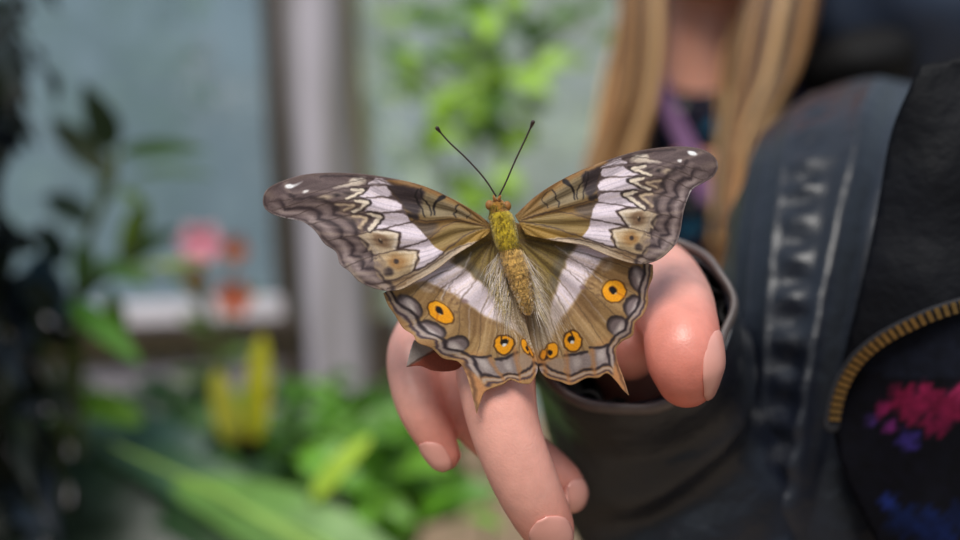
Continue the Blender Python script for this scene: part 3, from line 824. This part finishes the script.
def r_cloth(x, y): return r_panel(x, y)+.018
bl = cr([(833,425),(838,448),(850,485),(872,530),(905,590)], 6)
def mat_floral():
    m, nt, b = new_mat('floral_cotton')
    tc = N(nt, 'ShaderNodeTexCoord')
    def blotch(scale, thr, off, soft=.05):
        mp = N(nt, 'ShaderNodeMapping'); mp.inputs['Location'].default_value = off
        no = N(nt, 'ShaderNodeTexNoise'); no.inputs['Scale'].default_value = scale; no.inputs['Detail'].default_value = 2
        nt.links.new(tc.outputs['Object'], mp.inputs['Vector']); nt.links.new(mp.outputs['Vector'], no.inputs['Vector'])
        mr = N(nt, 'ShaderNodeMapRange'); mr.inputs['From Min'].default_value = thr; mr.inputs['From Max'].default_value = thr+soft
        nt.links.new(no.outputs['Fac'], mr.inputs['Value']); return mr.outputs['Result']
    cur = N(nt, 'ShaderNodeRGB'); cur.outputs[0].default_value = L4((14, 15, 32)); o_ = cur.outputs[0]
    for col, args in (((24,44,104), (60, .58, (3,1,2))), ((70,24,70), (90, .6, (7,3,1))), ((196,44,104), (95, .62, (1.3,5,9.4)))):
        mx = N(nt, 'ShaderNodeMix'); mx.data_type = 'RGBA'
        nt.links.new(blotch(*args), mx.inputs[0]); nt.links.new(o_, mx.inputs[6]); mx.inputs[7].default_value = L4(col)
        o_ = mx.outputs[2]
    nt.links.new(o_, b.inputs['Base Color']); b.inputs['Roughness'].default_value = .75; b.inputs['Specular IOR Level'].default_value = .15
    return m, nt, b
M_flor, _nt, _b = mat_floral()
surf('inner_cloth', list(ZIP[::-1][:-1])+list(bl)+[(1060,590)], r_cloth, None, jacket)
inner_cloth = [o for o in COL.objects if o.name == 'inner_cloth'][0]; tag(inner_cloth, 'navy blouse cloth printed with pink and blue flowers')
# printed flowers: pink heads in the pigment of the cloth
me = inner_cloth.data
ca = me.color_attributes['Col']
def mat_print():
    m, nt, b = new_mat('printed_cloth')
    at = N(nt, 'ShaderNodeAttribute'); at.attribute_name = 'Col'
    out, _ = vary(nt, at.outputs['Color'], 260, .5)
    nt.links.new(out, b.inputs['Base Color']); b.inputs['Roughness'].default_value = .7; b.inputs['Specular IOR Level'].default_value = .12
    return m
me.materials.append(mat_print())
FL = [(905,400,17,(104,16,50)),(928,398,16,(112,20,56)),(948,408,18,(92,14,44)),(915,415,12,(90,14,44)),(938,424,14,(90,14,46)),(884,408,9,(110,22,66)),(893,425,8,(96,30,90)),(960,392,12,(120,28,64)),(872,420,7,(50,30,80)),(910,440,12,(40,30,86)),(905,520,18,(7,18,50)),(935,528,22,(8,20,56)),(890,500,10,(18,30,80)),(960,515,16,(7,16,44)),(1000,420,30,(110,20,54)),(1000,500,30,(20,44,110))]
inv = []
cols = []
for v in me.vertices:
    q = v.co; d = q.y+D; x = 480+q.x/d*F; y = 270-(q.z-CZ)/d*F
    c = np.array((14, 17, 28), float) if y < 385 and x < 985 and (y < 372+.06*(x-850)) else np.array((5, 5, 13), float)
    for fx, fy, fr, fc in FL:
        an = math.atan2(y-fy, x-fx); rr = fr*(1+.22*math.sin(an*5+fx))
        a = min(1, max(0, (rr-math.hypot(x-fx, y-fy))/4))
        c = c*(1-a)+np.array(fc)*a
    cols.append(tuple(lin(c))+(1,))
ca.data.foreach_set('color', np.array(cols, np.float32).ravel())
# zip: brass teeth on a dark tape
M_brass = mat_plain('brass', (140, 110, 66), .4, .25, 900, None, .5, .85)
M_tape = mat_plain('zip_tape', (30, 30, 36), .8, .2, 900, (1500, .4, .0005))
mb = MB(); zp = [P(x, y, r_panel(x, y)-.006) for x, y in ZIP]
zz = cr([tuple(p) for p in zp], 3)
mb.tube([Vector(p)+Vector((0, .0007, 0)) for p in zz], [.0022]*len(zz), 8, None, .3)
tape = mb.build('zipper', M_tape, jacket)
mb = MB(); acc = 0; last = Vector(zz[0])
dense = cr([tuple(p) for p in zp], 40)
for i in range(1, len(dense)-1):
    p = Vector(dense[i]); acc += (p-last).length; last = p
    if acc > .0019:
        acc = 0; t = (Vector(dense[i+1])-Vector(dense[i-1])).normalized(); u = Vector((0, -1, 0)); u = (u-t*u.dot(t)).normalized(); w = t.cross(u)
        vs = []
        for a in (-1, 1):
            for b in (-1, 1):
                for c in (-1, 1): vs.append(p+t*(.00055*a)+w*(.0014*b)+u*(.0006*c+.0003)*(1 if c > 0 else .6))
        mb.add(vs, [(0,1,3,2),(4,6,7,5),(0,4,5,1),(2,3,7,6),(0,2,6,4),(1,5,7,3)])
tag(mb.build('zip_teeth', M_brass, jacket, False), 'brass zip teeth')
# collar behind the shoulder; made-up dark-blue puff for the shaded background beside it
M_shade = mat_plain('shade_blue', (30, 42, 62), .5, .35, 30, (300, .3, .001))
def puff(name, c, rx, ry, rz, amp, mat, parent, rot=0):
    mb = MB(); mb.ball((0, 0, 0), rx, ry, rz, None, 40, 24, Matrix.Rotation(rot, 3, 'Y'))
    mb.v = [tuple(Vector(v)*(1+amp*pnoise(Vector(v)*28))+Vector(c)) for v in mb.v]
    return mb.build(name, mat, parent)
puff('shade_puff', P(900, 8, 3.08), S(118, 3.08), S(80, 3.08), S(88, 3.08), .16, M_shade, jacket, .12)
puff('collar', P(858, 62, 2.95), S(62, 2.95), S(50, 2.95), S(34, 2.95), .2, M_jackin, jacket, -.35)
# blouse
bt = cr([(712,92,84,.98),(714,106,104,.98),(720,146,124,.9),(730,200,130,.74),(738,280,134,.74),(745,400,136,.76),(750,600,140,.78)], 6)
mb = MB(); vs = []; fs = []; sg = 56
for i, (x, y, h, k) in enumerate(bt):
    for j in range(sg):
        an = 2*math.pi*j/sg
        v = P(x+h*math.cos(an), y, 3.25); v.y += -S(h, 3.25)*k*math.sin(an)
        if i < 14: v.z += S(1, 3.25)*(abs(math.cos(an))**2*30-(14)*max(0, math.sin(an))**4)*(1-i/14)
        vs.append(v)
for i in range(len(bt)-1):
    for j in range(sg):
        a, b = i*sg+j, i*sg+(j+1) % sg; fs.append((a, b, b+sg, a+sg))
mb.add(vs, fs)
M_bl, nt, b_ = mat_floral()
mx = [n for n in nt.nodes if n.type == 'MIX']
mx[0].inputs[7].default_value = L4((24, 90, 120)); mx[1].inputs[7].default_value = L4((40, 26, 44)); mx[2].inputs[7].default_value = L4((150, 150, 140))
bo = mb.build('blouse', M_bl, man); tag(bo, 'black floral top'); so = bo.modifiers.new('t', 'SOLIDIFY'); so.thickness = .003; so.offset = 1
# purple strap at the neckline
M_purple = mat_plain('purple_strap', (132, 92, 136), .6, .15, 100)
mb = MB(); c = cr([(652,58),(660,86),(668,108),(680,132),(694,160),(706,196)], 5)
mb.tube([P(x, y, 2.86-.05*i/len(c)) for i, (x, y) in enumerate(c)], [S(9, 2.9)]*len(c), 10, None, .3)
mb.build('strap', M_purple, man)
# hair: locks from the crown over both shoulders
mb = MB()
HC = [(196,144,84),(156,108,60),(112,76,42),(226,184,126),(84,56,34),(176,126,76),(58,38,26)]
def lock(pts, rad, col):
    c = cr(pts, 5); n = len(c)
    mb.tube([P(x, y, r) for x, y, r in c], [rad*(.55+.45*math.sin(math.pi*min(.999, .15+i/n*.85))) for i in range(n)], 6, tuple(lin(np.clip(np.array(col)*random.uniform(.68, 1.05), 0, 255)))+(1,))
for i in range(230):        # viewer's left side
    t = random.random(); f_ = random.random()
    x0 = 712-random.uniform(0, 70)
    xm = 618+38*t; xe = 592+46*t+random.uniform(-8, 8)
    ye = random.uniform(190, 290)
    lock([(x0,-255+abs(712-x0)*.5,2.95-.1*f_),(596+40*t,-150,2.92-.12*f_),(xm+6,-20,2.85-.14*f_),(xm-16+18*f_,90,2.8-.12*f_),(xe,170,2.78-.1*f_),(xe+random.uniform(-8,8),ye,2.76-.1*f_)], S(4.2, 2.9), random.choice(HC))
for i in range(290):        # viewer's right side
    t = random.random(); f_ = random.random()
    x0 = 712+random.uniform(0, 70)
    xm = 744+64*t; xe = 716+36*t+random.uniform(-8, 8)
    ye = random.uniform(210, 300)
    lock([(x0,-255+abs(712-x0)*.5,2.95-.1*f_),(800+34*t,-150,2.92-.12*f_),(xm+10,-20,2.85-.14*f_),(xm-22+14*f_,70,2.8-.12*f_),(xe+8-12*t*.5,150,2.76-.1*f_),(xe+random.uniform(-8,8),ye,2.72-.1*f_)], S(4.2, 2.9), random.choice(HC))
for i in range(150):        # back of the head
    t = random.random(); x = 600+220*t
    lock([(712+random.uniform(-50,50),-262,2.95),(x,-200,3.25),(x,-60,3.4),(640+150*t,40,3.42),(640+150*t,130,3.42)], S(9, 3.1), random.choice(HC[1:]))
cap = MB()
mb.ball(hc+Vector((0, .012, .022)), s3(116), s3(136), s3(124), L4((140,102,62)), 24, 14)
mb.build('hair', M_hair, man)

# ------------------------------------------------------------------ the greenhouse
RW = 6.0
yW = P(0, 0, RW).y
M_frame = mat_plain('dark_wood', (58, 46, 34), .6, .3, 30, (120, .4, .003))
M_frame2 = mat_plain('mossy_wood', (120, 108, 62), .7, .3, 30)
M_ledge = mat_plain('pale_ledge', (206, 200, 206), .5, .1, 20)
M_wallm = mat_plain('grey_render', (142, 136, 142), .8, .15, 14, (90, .4, .004))
M_soil = mat_plain('soil', (92, 74, 54), .95, .35, 40, (120, .8, .01))
M_ground = mat_plain('ground', (112, 116, 88), .95, .3, 3, (20, .5, .03))
def mat_post():
    m, nt, b = new_mat('weathered_post')
    tc = N(nt, 'ShaderNodeTexCoord'); mp = N(nt, 'ShaderNodeMapping'); mp.inputs['Scale'].default_value = (26, 26, 2.2)
    no = N(nt, 'ShaderNodeTexNoise'); no.inputs['Scale'].default_value = 1; no.inputs['Detail'].default_value = 5
    nt.links.new(tc.outputs['Object'], mp.inputs['Vector']); nt.links.new(mp.outputs['Vector'], no.inputs['Vector'])
    rp = N(nt, 'ShaderNodeValToRGB'); e = rp.color_ramp.elements
    e[0].position = .3; e[0].color = L4((104,100,92)); e[1].position = .68; e[1].color = L4((196,188,198))
    nt.links.new(no.outputs['Fac'], rp.inputs['Fac']); nt.links.new(rp.outputs['Color'], b.inputs['Base Color'])
    b.inputs['Roughness'].default_value = .75; return m
def mat_glass(name, col, haze):
    """fogged greenhouse glass: part clear, part scattering droplets"""
    m, nt, b = new_mat(name); nt.nodes.remove(b)
    tr = N(nt, 'ShaderNodeBsdfTransparent'); tr.inputs['Color'].default_value = (.9, .95, .95, 1)
    tl = N(nt, 'ShaderNodeBsdfTranslucent'); tl.inputs['Color'].default_value = L4(col)
    df = N(nt, 'ShaderNodeBsdfDiffuse'); df.inputs['Color'].default_value = L4(col)
    tc = N(nt, 'ShaderNodeTexCoord'); no = N(nt, 'ShaderNodeTexNoise'); no.inputs['Scale'].default_value = 7; no.inputs['Detail'].default_value = 3
    nt.links.new(tc.outputs['Object'], no.inputs['Vector'])
    mr = N(nt, 'ShaderNodeMapRange'); mr.inputs['From Min'].default_value = .3; mr.inputs['From Max'].default_value = .7
    mr.inputs['To Min'].default_value = haze-.18; mr.inputs['To Max'].default_value = haze+.18
    nt.links.new(no.outputs['Fac'], mr.inputs['Value'])
    a = N(nt, 'ShaderNodeMixShader'); a.inputs[0].default_value = .35
    nt.links.new(tl.outputs[0], a.inputs[1]); nt.links.new(df.outputs[0], a.inputs[2])
    c = N(nt, 'ShaderNodeMixShader'); nt.links.new(mr.outputs['Result'], c.inputs[0])
    nt.links.new(tr.outputs[0], c.inputs[1]); nt.links.new(a.outputs[0], c.inputs[2])
    nt.links.new(c.outputs[0], nt.nodes['Material Output'].inputs['Surface']); return m
M_glassL = mat_glass('fogged_glass', (176, 194, 206), .52)
M_glassR = mat_glass('hazy_glass', (224, 226, 220), .4)
M_post = mat_post()
def quad_bar(name, pts, y0, y1, mat, label=None, kind='structure', cat=None):
    """a straight timber whose face has the four given corners"""
    mb = MB(); vs = []
    for y in (y0, y1):
        r = (y+D)/D
        for q in pts: v = P(q[0], q[1], (y0+D)/D); v.y = y; vs.append(v)
    mb.add(vs, [(0,1,2,3),(7,6,5,4),(0,4,5,1),(1,5,6,2),(2,6,7,3),(3,7,4,0)])
    o = mb.build(name, mat, None, False)
    bv = o.modifiers.new('b', 'BEVEL'); bv.width = .004; bv.segments = 2
    if kind: tag(o, kind=kind)
    if label: tag(o, label, cat)
    return o
def top_level(o, label=None, cat=None, kind='structure'): return tag(o, label, cat, kind=kind)
quad_bar('window_1', [(-420,-260),(262,-260),(288,318),(-420,352)], yW, yW+.006, M_glassL)
quad_bar('window_2', [(345,-260),(1500,-260),(1500,470),(345,470)], yW, yW+.006, M_glassR)
quad_bar('trim_1', [(246,-260),(266,-260),(302,420),(282,420)], yW-.03, yW+.02, M_frame)
quad_bar('trim_2', [(-420,372),(-420,350),(300,316),(304,337)], yW-.04, yW+.02, M_frame)
quad_bar('trim_3', [(-420,384),(-420,372),(304,337),(306,347)], yW-.03, yW+.02, M_frame2)
quad_bar('trim_4', [(372,318),(398,318),(396,430),(366,430)], yW-.08, yW-.02, M_frame)
quad_bar('window_sill', [(-420,352),(-420,330),(282,296),(284,320)], yW-.035, yW-.001, M_ledge)
quad_bar('wall_back', [(-420,384),(306,347),(306,900),(-420,900)], yW-.01, yW+.08, M_wallm)
quad_bar('wall_side', [(306,420),(1500,420),(1500,900),(306,900)], yW-.01, yW+.08, mat_plain('tan_wall', (176,152,126), .85, .2, 14, (90,.4,.004)))
# the post, a slightly leaning timber
mb = MB(); pr = 5.7
pc = cr([(306,-300),(312,0),(330,220),(346,420),(368,700),(392,1000)], 5)
mb.tube([P(x, y, pr) for x, y in pc], [S(33, pr)]*len(pc), 12, None, .8, False)
tag(mb.build('wooden_post', M_post), 'pale weathered post standing beside the dark window frame', 'post')
mb = MB(); mb.tube([P(x+37, y, pr+.12) for x, y in pc], [S(8, pr)]*len(pc), 8, None, 1, False)
tag(mb.build('trim_5', M_frame2), kind='structure')
# ground outside and soil inside
mb = MB(); mb.box((-12, yW+.1, -.05), (12, 30, 0)); tag(mb.build('ground', M_ground, None, False), kind='structure')
mb = MB(); mb.box((-3, -2.5, -.05), (3, yW+.1, 0)); tag(mb.build('floor', mat_plain('gravel_floor', (150,132,112), .9, .3, 30), None, False), kind='structure')
BZ = .80
mb = MB(); mb.box((-1.0, .42, 0), (.30, .95, BZ))
tag(mb.build('raised_bed', M_soil, None, False), 'raised soil bed below the window, planted with leafy greens', 'planter')

# ------------------------------------------------------------------ plants
def gc(c, f=.2):
    k = random.uniform(1-f, 1+f); return tuple(lin(np.clip(np.array(c, float)*k, 0, 255)))+(1,)
def root_of(x, r, z=BZ):
    v = P(x, 400, r); v.z = z; return v
def plant(name, base, label, cat, group=None): return empty(name, base, label, cat, group)
NV = lambda: (random.uniform(-.5, .5), -1, random.uniform(.1, .9))

# dark shrub with long leaves on the left
base = root_of(60, 3.2)
pl = plant('shrub', base, 'dark long-leaved shrub on the left, its branch crossing the blue window', 'shrub')
fm = MB(); sm = MB()
LV = [((112,178),(48,116),26,(36,44,24)),((114,150),(84,84),28,(44,56,40)),((118,152),(204,148),17,(58,80,48)),((124,178),(212,174),15,(62,78,60)),((112,182),(96,206),20,(70,92,30)),
      ((92,222),(44,194),24,(44,56,46)),((66,262),(40,222),24,(40,52,44)),((146,202),(120,262),20,(96,124,36)),((120,195),(150,205),20,(80,100,36)),((122,262),(176,230),20,(56,74,50)),
      ((82,240),(86,300),22,(70,96,56)),((60,250),(20,300),30,(52,72,82)),((50,270),(62,330),26,(60,84,96)),((95,262),(150,285),20,(60,86,44)),((110,290),(120,350),20,(86,120,36)),
      ((70,300),(140,362),22,(70,110,40)),((60,310),(120,330),22,(50,70,40)),((150,265),(215,262),8,(120,130,80)),((30,270),(70,300),26,(48,64,74)),((20,300),(46,362),26,(34,46,52))]
for a, b, w, c in LV:
    r = 3.3+random.uniform(-.15, .15)
    fm.leaf(P(*a, r), P(*b, r+random.uniform(-.2, .2)), S(w*1.15, r), NV(), gc(np.array(c)*1.25, .1), bend=.06)
for i in range(520):       # near-black leaves at the left edge, vignette darkness put into their colour
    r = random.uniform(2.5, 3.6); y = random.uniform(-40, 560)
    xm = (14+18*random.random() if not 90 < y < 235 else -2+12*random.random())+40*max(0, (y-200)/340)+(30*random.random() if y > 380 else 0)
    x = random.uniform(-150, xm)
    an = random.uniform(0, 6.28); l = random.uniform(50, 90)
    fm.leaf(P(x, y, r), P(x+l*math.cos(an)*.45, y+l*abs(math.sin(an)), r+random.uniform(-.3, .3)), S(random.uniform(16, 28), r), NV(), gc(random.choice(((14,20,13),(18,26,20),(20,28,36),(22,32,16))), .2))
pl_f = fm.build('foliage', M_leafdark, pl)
for pts in ([(60,560),(64,400),(75,300),(88,235),(112,182),(116,150)], [(75,300),(100,280),(122,262),(140,215)], [(40,560),(10,380),(-20,200),(-40,-60)], [(60,420),(40,320),(50,262)]):
    c = cr(pts, 5); n = len(c)
    q = [P(x, y, 3.3) for x, y in c]; q[0].z = BZ
    sm.tube(q, [S(6-3*i/n, 3.3) for i in range(n)], 8)
sm.build('stem', M_stem, pl)

# flowering plant
base = root_of(215, 4.6)
fl = plant('flowering_plant', base, 'plant with one pink bloom and three rust-orange blooms before the window ledge', 'flower')
sm = MB()
for pts in ([(222,520),(216,400),(206,300),(203,252)], [(222,520),(228,380),(236,316)], [(222,420),(226,300),(236,258)], [(218,440),(205,340),(198,286)], [(216,330),(180,280),(140,268),(110,272)]):
    c = cr(pts, 5); q = [P(x, y, 4.6) for x, y in c]
    if pts[0][1] > 500: q[0].z = BZ
    sm.tube(q, [S(2.2, 4.6)]*len(q), 8)
sm.build('stem', M_stem, fl)
fm = MB()
for a, b in (((214,330),(180,316)),((218,360),(262,346)),((206,300),(165,262)),((160,272),(118,266)),((222,300),(262,290)),((216,380),(170,372))):
    fm.leaf(P(*a, 4.6), P(*b, 4.55), S(16, 4.6), NV(), gc((96,122,58)))
fm.build('foliage', M_leaf, fl)
def bloom(name, x, y, size, cols, r, n=6, cup=.5):
    mb = MB(); c = P(x, y, r)
    for lay in range(2):
        for k in range(n):
            a = 2*math.pi*(k+.5*lay)/n+random.uniform(-.2, .2)
            o_ = Vector((math.cos(a), -cup-.3*lay, math.sin(a)*.9)).normalized()
            l = S(size, r)*(.62 if lay == 0 else .45)
            mb.leaf(c, c+o_*l, l*.85, Vector((0, -1, 0))-o_*.4, gc(random.choice(cols), .08), 7, .1, .1, .03)
    mb.ball(c+Vector((0, -S(2, r), 0)), S(size*.12, r), None, None, gc(cols[-1]), 10, 6)
    return mb.build(name, M_petal, fl)
tag(bloom('flower', 203, 243, 42, [(240,158,178),(248,184,196),(232,140,164)], 4.5), 'pink flower')
tag(bloom('flower', 236, 249, 27, [(186,104,72),(196,122,84),(160,84,58)], 4.5), 'rust-orange flower')
tag(bloom('flower', 198, 277, 23, [(132,100,56),(150,108,66),(120,84,50)], 4.5), 'brownish faded flower')
tag(bloom('flower', 236, 298, 36, [(206,108,80),(196,92,66),(214,128,96)], 4.5), 'orange-red flower')

# bromeliad with yellow upright leaves
base = root_of(248, 4.0)
br = plant('bromeliad', base, 'bromeliad with two upright yellow leaves and a reddish heart', 'plant')
fm = MB()
for a, b, w, c in (((234,444),(216,370),26,(214,206,74)),((255,440),(262,334),25,(204,198,44))):
    fm.leaf(P(*a, 3.55), P(*b, 3.5), S(w, 3.55), (.1, -1, .35), gc(c, .05), 10, .2, .05, 0, .6)
for k in range(12):
    a = random.uniform(0, 6.28); l = random.uniform(60, 90)
    fm.leaf(P(246, 450, 4.0), P(246+l*math.cos(a), 446-20*abs(math.sin(a))+random.uniform(-20, 40), 4.0+.5*math.sin(a)), S(24, 4), (0, -.6, 1), gc((96,142,52)), 9, .25, .12)
fm.build('foliage', M_leaf, br)
mb = MB()
for k in range(9):
    a = 2*math.pi*k/9
    mb.leaf(P(246, 452, 3.88), P(246+17*math.cos(a), 430-8*abs(math.sin(a)), 3.88+.08*math.sin(a)), S(12, 3.9), (0, -1, .4), gc(random.choice(((150,82,62),(130,74,54),(166,96,70)))), 6)
tag(mb.build('flower_bract', M_petal, br), 'reddish heart leaves')
mb = MB(); c0_ = P(246, 452, 4.0); b0 = Vector(c0_); b0.z = BZ; mb.tube([b0, c0_], [S(8, 4), S(7, 4)], 8); mb.build('stem', M_stem, br)

# broad leaved plant in front
base = root_of(260, 2.9)
bp = plant('broad_leaved_plant', base, 'low plant with one very large ribbed green leaf at the bottom edge', 'plant')
fm = MB()
def big_leaf(a, b, w, c, r0, r1, nrm=(0, -.75, .8)):
    fm.leaf(P(*a, r0), P(*b, r1), S(w, r0), nrm, gc(c, .05), 16, .12, .1, .02, .8)
big_leaf((440,612),(168,474),86,(110,152,72),2.7,3.1)
big_leaf((330,560),(100,438),62,(66,100,70),3.1,3.4)
big_leaf((230,480),(90,412),52,(70,108,92),3.4,3.6)
big_leaf((140,420),(56,396),36,(120,170,36),3.3,3.4)
big_leaf((250,620),(30,510),70,(26,42,26),2.7,2.9)  # from here on, dark leaf colours paint the corner darkening
big_leaf((200,600),(60,450),56,(30,50,34),2.9,3.2)
big_leaf((300,600),(130,500),50,(40,70,34),2.8,3.1)
fm.build('foliage', M_leaf, bp)
mb = MB()
for a, b in (((440,612),(180,478)), ((330,560),(112,444))):
    mb.tube([P(*a, 2.66), P((a[0]+b[0])/2, (a[1]+b[1])/2-8, 2.82), P(*b, 3.0)], [S(4, 2.8), S(3, 2.8), S(1, 3)], 8)
q0 = root_of(300, 2.9); mb.tube([q0, P(440, 612, 2.68)], [S(5, 2.9), S(4, 2.7)], 8); q1 = root_of(260, 2.9)
tag(mb.build('midrib', mat_plain('midrib', (140,176,78), .5, .1, 50), bp), 'pale leaf ribs')
# leafy plants behind it, three clumps
def clump(x, y, r, spread, h, n, cols, label, name='leafy_plant', wl=(34, 60)):
    b0 = root_of(x, r); o = plant(name, b0, label, 'plant', None)
    fm = MB(); sm = MB()
    for i in range(n):
        a = random.uniform(0, 6.28); q = random.random()**.6
        cx = x+spread*q*math.cos(a); cy = y+h*random.uniform(-1, 1); rr = r+random.uniform(-.45, .45)
        l = random.uniform(*wl); a2 = random.uniform(-.6, 3.7)
        p0 = P(cx, cy, rr); p1 = P(cx+l*math.cos(a2), cy-l*.55*math.sin(a2), rr+random.uniform(-.3, .1))
        fm.leaf(p0, p1, S(l*random.uniform(.42, .6), rr), (random.uniform(-.4, .4), -.8, random.uniform(.5, 1)), gc(random.choice(cols)), 8, .2, .12)
        if i % 6 == 0: sm.tube([b0, P((cx+x)/2, cy+50, rr), p0], [S(3, r), S(2.4, r), S(1.4, r)], 6)
    fm.build('foliage', M_leaf, o); sm.build('stem', M_stem, o)
    return o
G1 = ((72,116,38),(96,146,44),(58,92,36),(120,170,56)); G2 = ((60,96,50),(74,116,48),(48,78,44)); G3 = ((98,152,42),(126,184,56),(80,126,38),(112,168,52))
clump(150, 450, 4.1, 90, 60, 100, G2, 'dark green leafy clump under the window ledge, beside the dark shrub')
clump(320, 440, 4.2, 80, 50, 100, G1, 'mid green leafy clump at the foot of the pale post')
o = clump(395, 470, 3.6, 62, 56, 90, G3, 'bright green broad-leaved clump just left of the fingers', wl=(44, 74))
clump(210, 500, 3.9, 130, 50, 110, G2, 'shaded green clump beneath the yellow bromeliad')
base = root_of(330, 3.3)
sp = plant('strap_leaf_plant', base, 'single bright yellow-green strap leaf leaning right among the greens', 'plant')
fm = MB(); fm.leaf(P(312, 498, 2.9), P(370, 436, 2.85), S(22, 2.9), (-.2, -1, .5), gc((190,222,80), .03), 12, .2, .05, 0, .6); fm.build('leaf', M_leaf, sp)
mb = MB(); mb.tube([base, P(312, 498, 2.9)], [S(3, 3.2), S(2.5, 3.2)], 8); mb.build('stem', M_stem, sp)

# climbing plant with fresh leaves before the hazy window
base = root_of(470, 4.9)
cl = plant('climbing_plant', base, 'climber with fresh lime-green leaves behind the butterfly antennae', 'plant')
fm = MB(); sm = MB()
LP = [(423,21,1),(382,46,1),(461,42,0),(490,58,0),(423,85,2),(465,92,1),(473,112,2),(515,29,1),(557,54,2),(598,8,1),(436,146,2),(515,142,2),(457,183,2),(507,190,2),(398,162,3),(446,20,1),(480,30,2),(475,75,2),(450,60,1),(500,100,1),(492,125,0),(400,95,3),(440,110,2),(540,75,2),(570,20,1),(530,110,3),(380,20,3),(410,60,2),(465,128,2),(480,8,1),(520,5,2),(475,200,2),(545,40,0),(600,40,3),(580,70,3),(405,15,2),(486,86,2),(452,98,2),(470,60,2)]
PC = ((60,88,32),(84,124,38),(150,190,58),(130,156,90))
for x, y, k in LP:
    for j in range(1 if k in (1, 3) else 2):
        x1, y1 = x+random.uniform(-12, 12), y+random.uniform(-9, 9)
        a = random.uniform(0, 6.28) if j else random.uniform(-.5, .9); l = random.uniform(30, 50); r = random.uniform(4.7, 5.2)
        fm.leaf(P(x1-l/2*math.cos(a), y1-l/2*math.sin(a), r), P(x1+l/2*math.cos(a), y1+l/2*math.sin(a), r+random.uniform(-.2, .2)), S(l*.52, r), NV(), gc(PC[k], .12))
fm.build('foliage', M_leaf, cl)
for pts in ([(480,700),(490,420),(470,200),(480,90),(470,-40),(480,-200)], [(478,130),(440,80),(400,40),(380,-60)], [(480,110),(530,60),(580,20),(620,-60)], [(474,220),(500,180),(515,140)], [(474,220),(450,180),(436,146)]):
    c = cr(pts, 5); q = [P(x, y, 5.0) for x, y in c]
    if pts[0][1] > 600: q[0].z = BZ
    sm.tube(q, [S(2.4, 5)]*len(q), 8)
sm.build('stem', M_stem, cl)

# trees and hedge outside; haze is painted into the paler leaf colours
M_bark = mat_plain('bark', (96, 84, 70), .9, .3, 10)
def tree(x, r, top, wd, n, cols, label, low=380):
    b0 = P(x, 0, r); b0.z = 0
    o = plant('tree', b0, label, 'tree', 'trees beyond the greenhouse glass')
    fm = MB()
    for i in range(n):
        a = random.uniform(0, 6.28); q = math.sqrt(random.random())
        cx = x+wd*q*math.cos(a); cy = (top+low)/2+(low-top)/2*q*math.sin(a); rr = r+random.uniform(-1.5, 1.5)
        l = random.uniform(22, 46); a2 = random.uniform(0, 6.28)
        fm.leaf(P(cx, cy, rr), P(cx+l*math.cos(a2), cy+l*math.sin(a2), rr+random.uniform(-.5, .5)), S(l*.55, rr), NV(), gc(random.choice(cols), .15), 4)
    fm.build('foliage', M_leaf, o)
    mb = MB(); mb.tube([b0, P(x+6, low-20, r), P(x, (top+low)/2, r)], [S(14, r), S(10, r), S(5, r)], 8); mb.build('trunk', M_bark, o)
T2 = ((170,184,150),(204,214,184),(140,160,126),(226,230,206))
tree(60, 11, -120, 150, 420, ((96,124,70),(124,150,96)), 'dark green tree outside the fogged window, behind the dark shrub', 330)
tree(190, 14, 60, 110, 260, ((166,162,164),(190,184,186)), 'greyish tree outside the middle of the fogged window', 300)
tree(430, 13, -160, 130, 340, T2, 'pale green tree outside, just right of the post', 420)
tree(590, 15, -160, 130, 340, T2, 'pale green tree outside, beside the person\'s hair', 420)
tree(860, 12, -200, 220, 420, ((60,84,84),(72,100,98)), 'dark tree outside behind the person\'s shoulder', 420)

# ------------------------------------------------------------------ light
w = bpy.data.worlds.new('sky'); SC.world = w; w.use_nodes = True
nt = w.node_tree; bg = nt.nodes['Background']
tc = N(nt, 'ShaderNodeTexCoord'); sx = N(nt, 'ShaderNodeSeparateXYZ'); nt.links.new(tc.outputs['Generated'], sx.inputs[0])
rp = N(nt, 'ShaderNodeValToRGB'); e = rp.color_ramp.elements
e[0].position = 0.0; e[0].color = (.16, .16, .14, 1)
e[1].position = 1.0; e[1].color = (.74, .88, 1.08, 1)
for pos, c in ((.47, (.22, .22, .2, 1)), (.52, (.50, .55, .56, 1)), (.68, (.56, .71, .90, 1))):
    q = rp.color_ramp.elements.new(pos); q.color = c
mr = N(nt, 'ShaderNodeMapRange'); mr.inputs['From Min'].default_value = -1; mr.inputs['From Max'].default_value = 1
nt.links.new(sx.outputs['Z'], mr.inputs['Value']); nt.links.new(mr.outputs['Result'], rp.inputs['Fac'])
nt.links.new(rp.outputs['Color'], bg.inputs['Color']); bg.inputs['Strength'].default_value = .62
sun = bpy.data.lights.new('sun', 'SUN'); sun.energy = 3.3; sun.angle = math.radians(28); sun.color = (1, .96, .9)
so = bpy.data.objects.new('sun', sun); COL.objects.link(so)
so.rotation_euler = Vector((.13, .64, -.83)).to_track_quat('-Z', 'Y').to_euler(); so.location = (0, -1, 4)

# ------------------------------------------------------------------ camera
cam = bpy.data.cameras.new('camera'); co_ = bpy.data.objects.new('camera', cam); COL.objects.link(co_)
co_.location = (0, -D, CZ); co_.rotation_euler = (math.pi/2, 0, 0)
cam.lens = 38; cam.sensor_width = 36; cam.clip_start = .01; cam.clip_end = 100
cam.dof.use_dof = True; cam.dof.focus_distance = D*.995; cam.dof.aperture_fstop = 38/7.6
SC.camera = co_
SC.view_settings.view_transform = 'Standard'; SC.view_settings.look = 'None'
SC.view_settings.exposure = 0.0; SC.view_settings.gamma = 1; SC.view_settings.use_curve_mapping = False
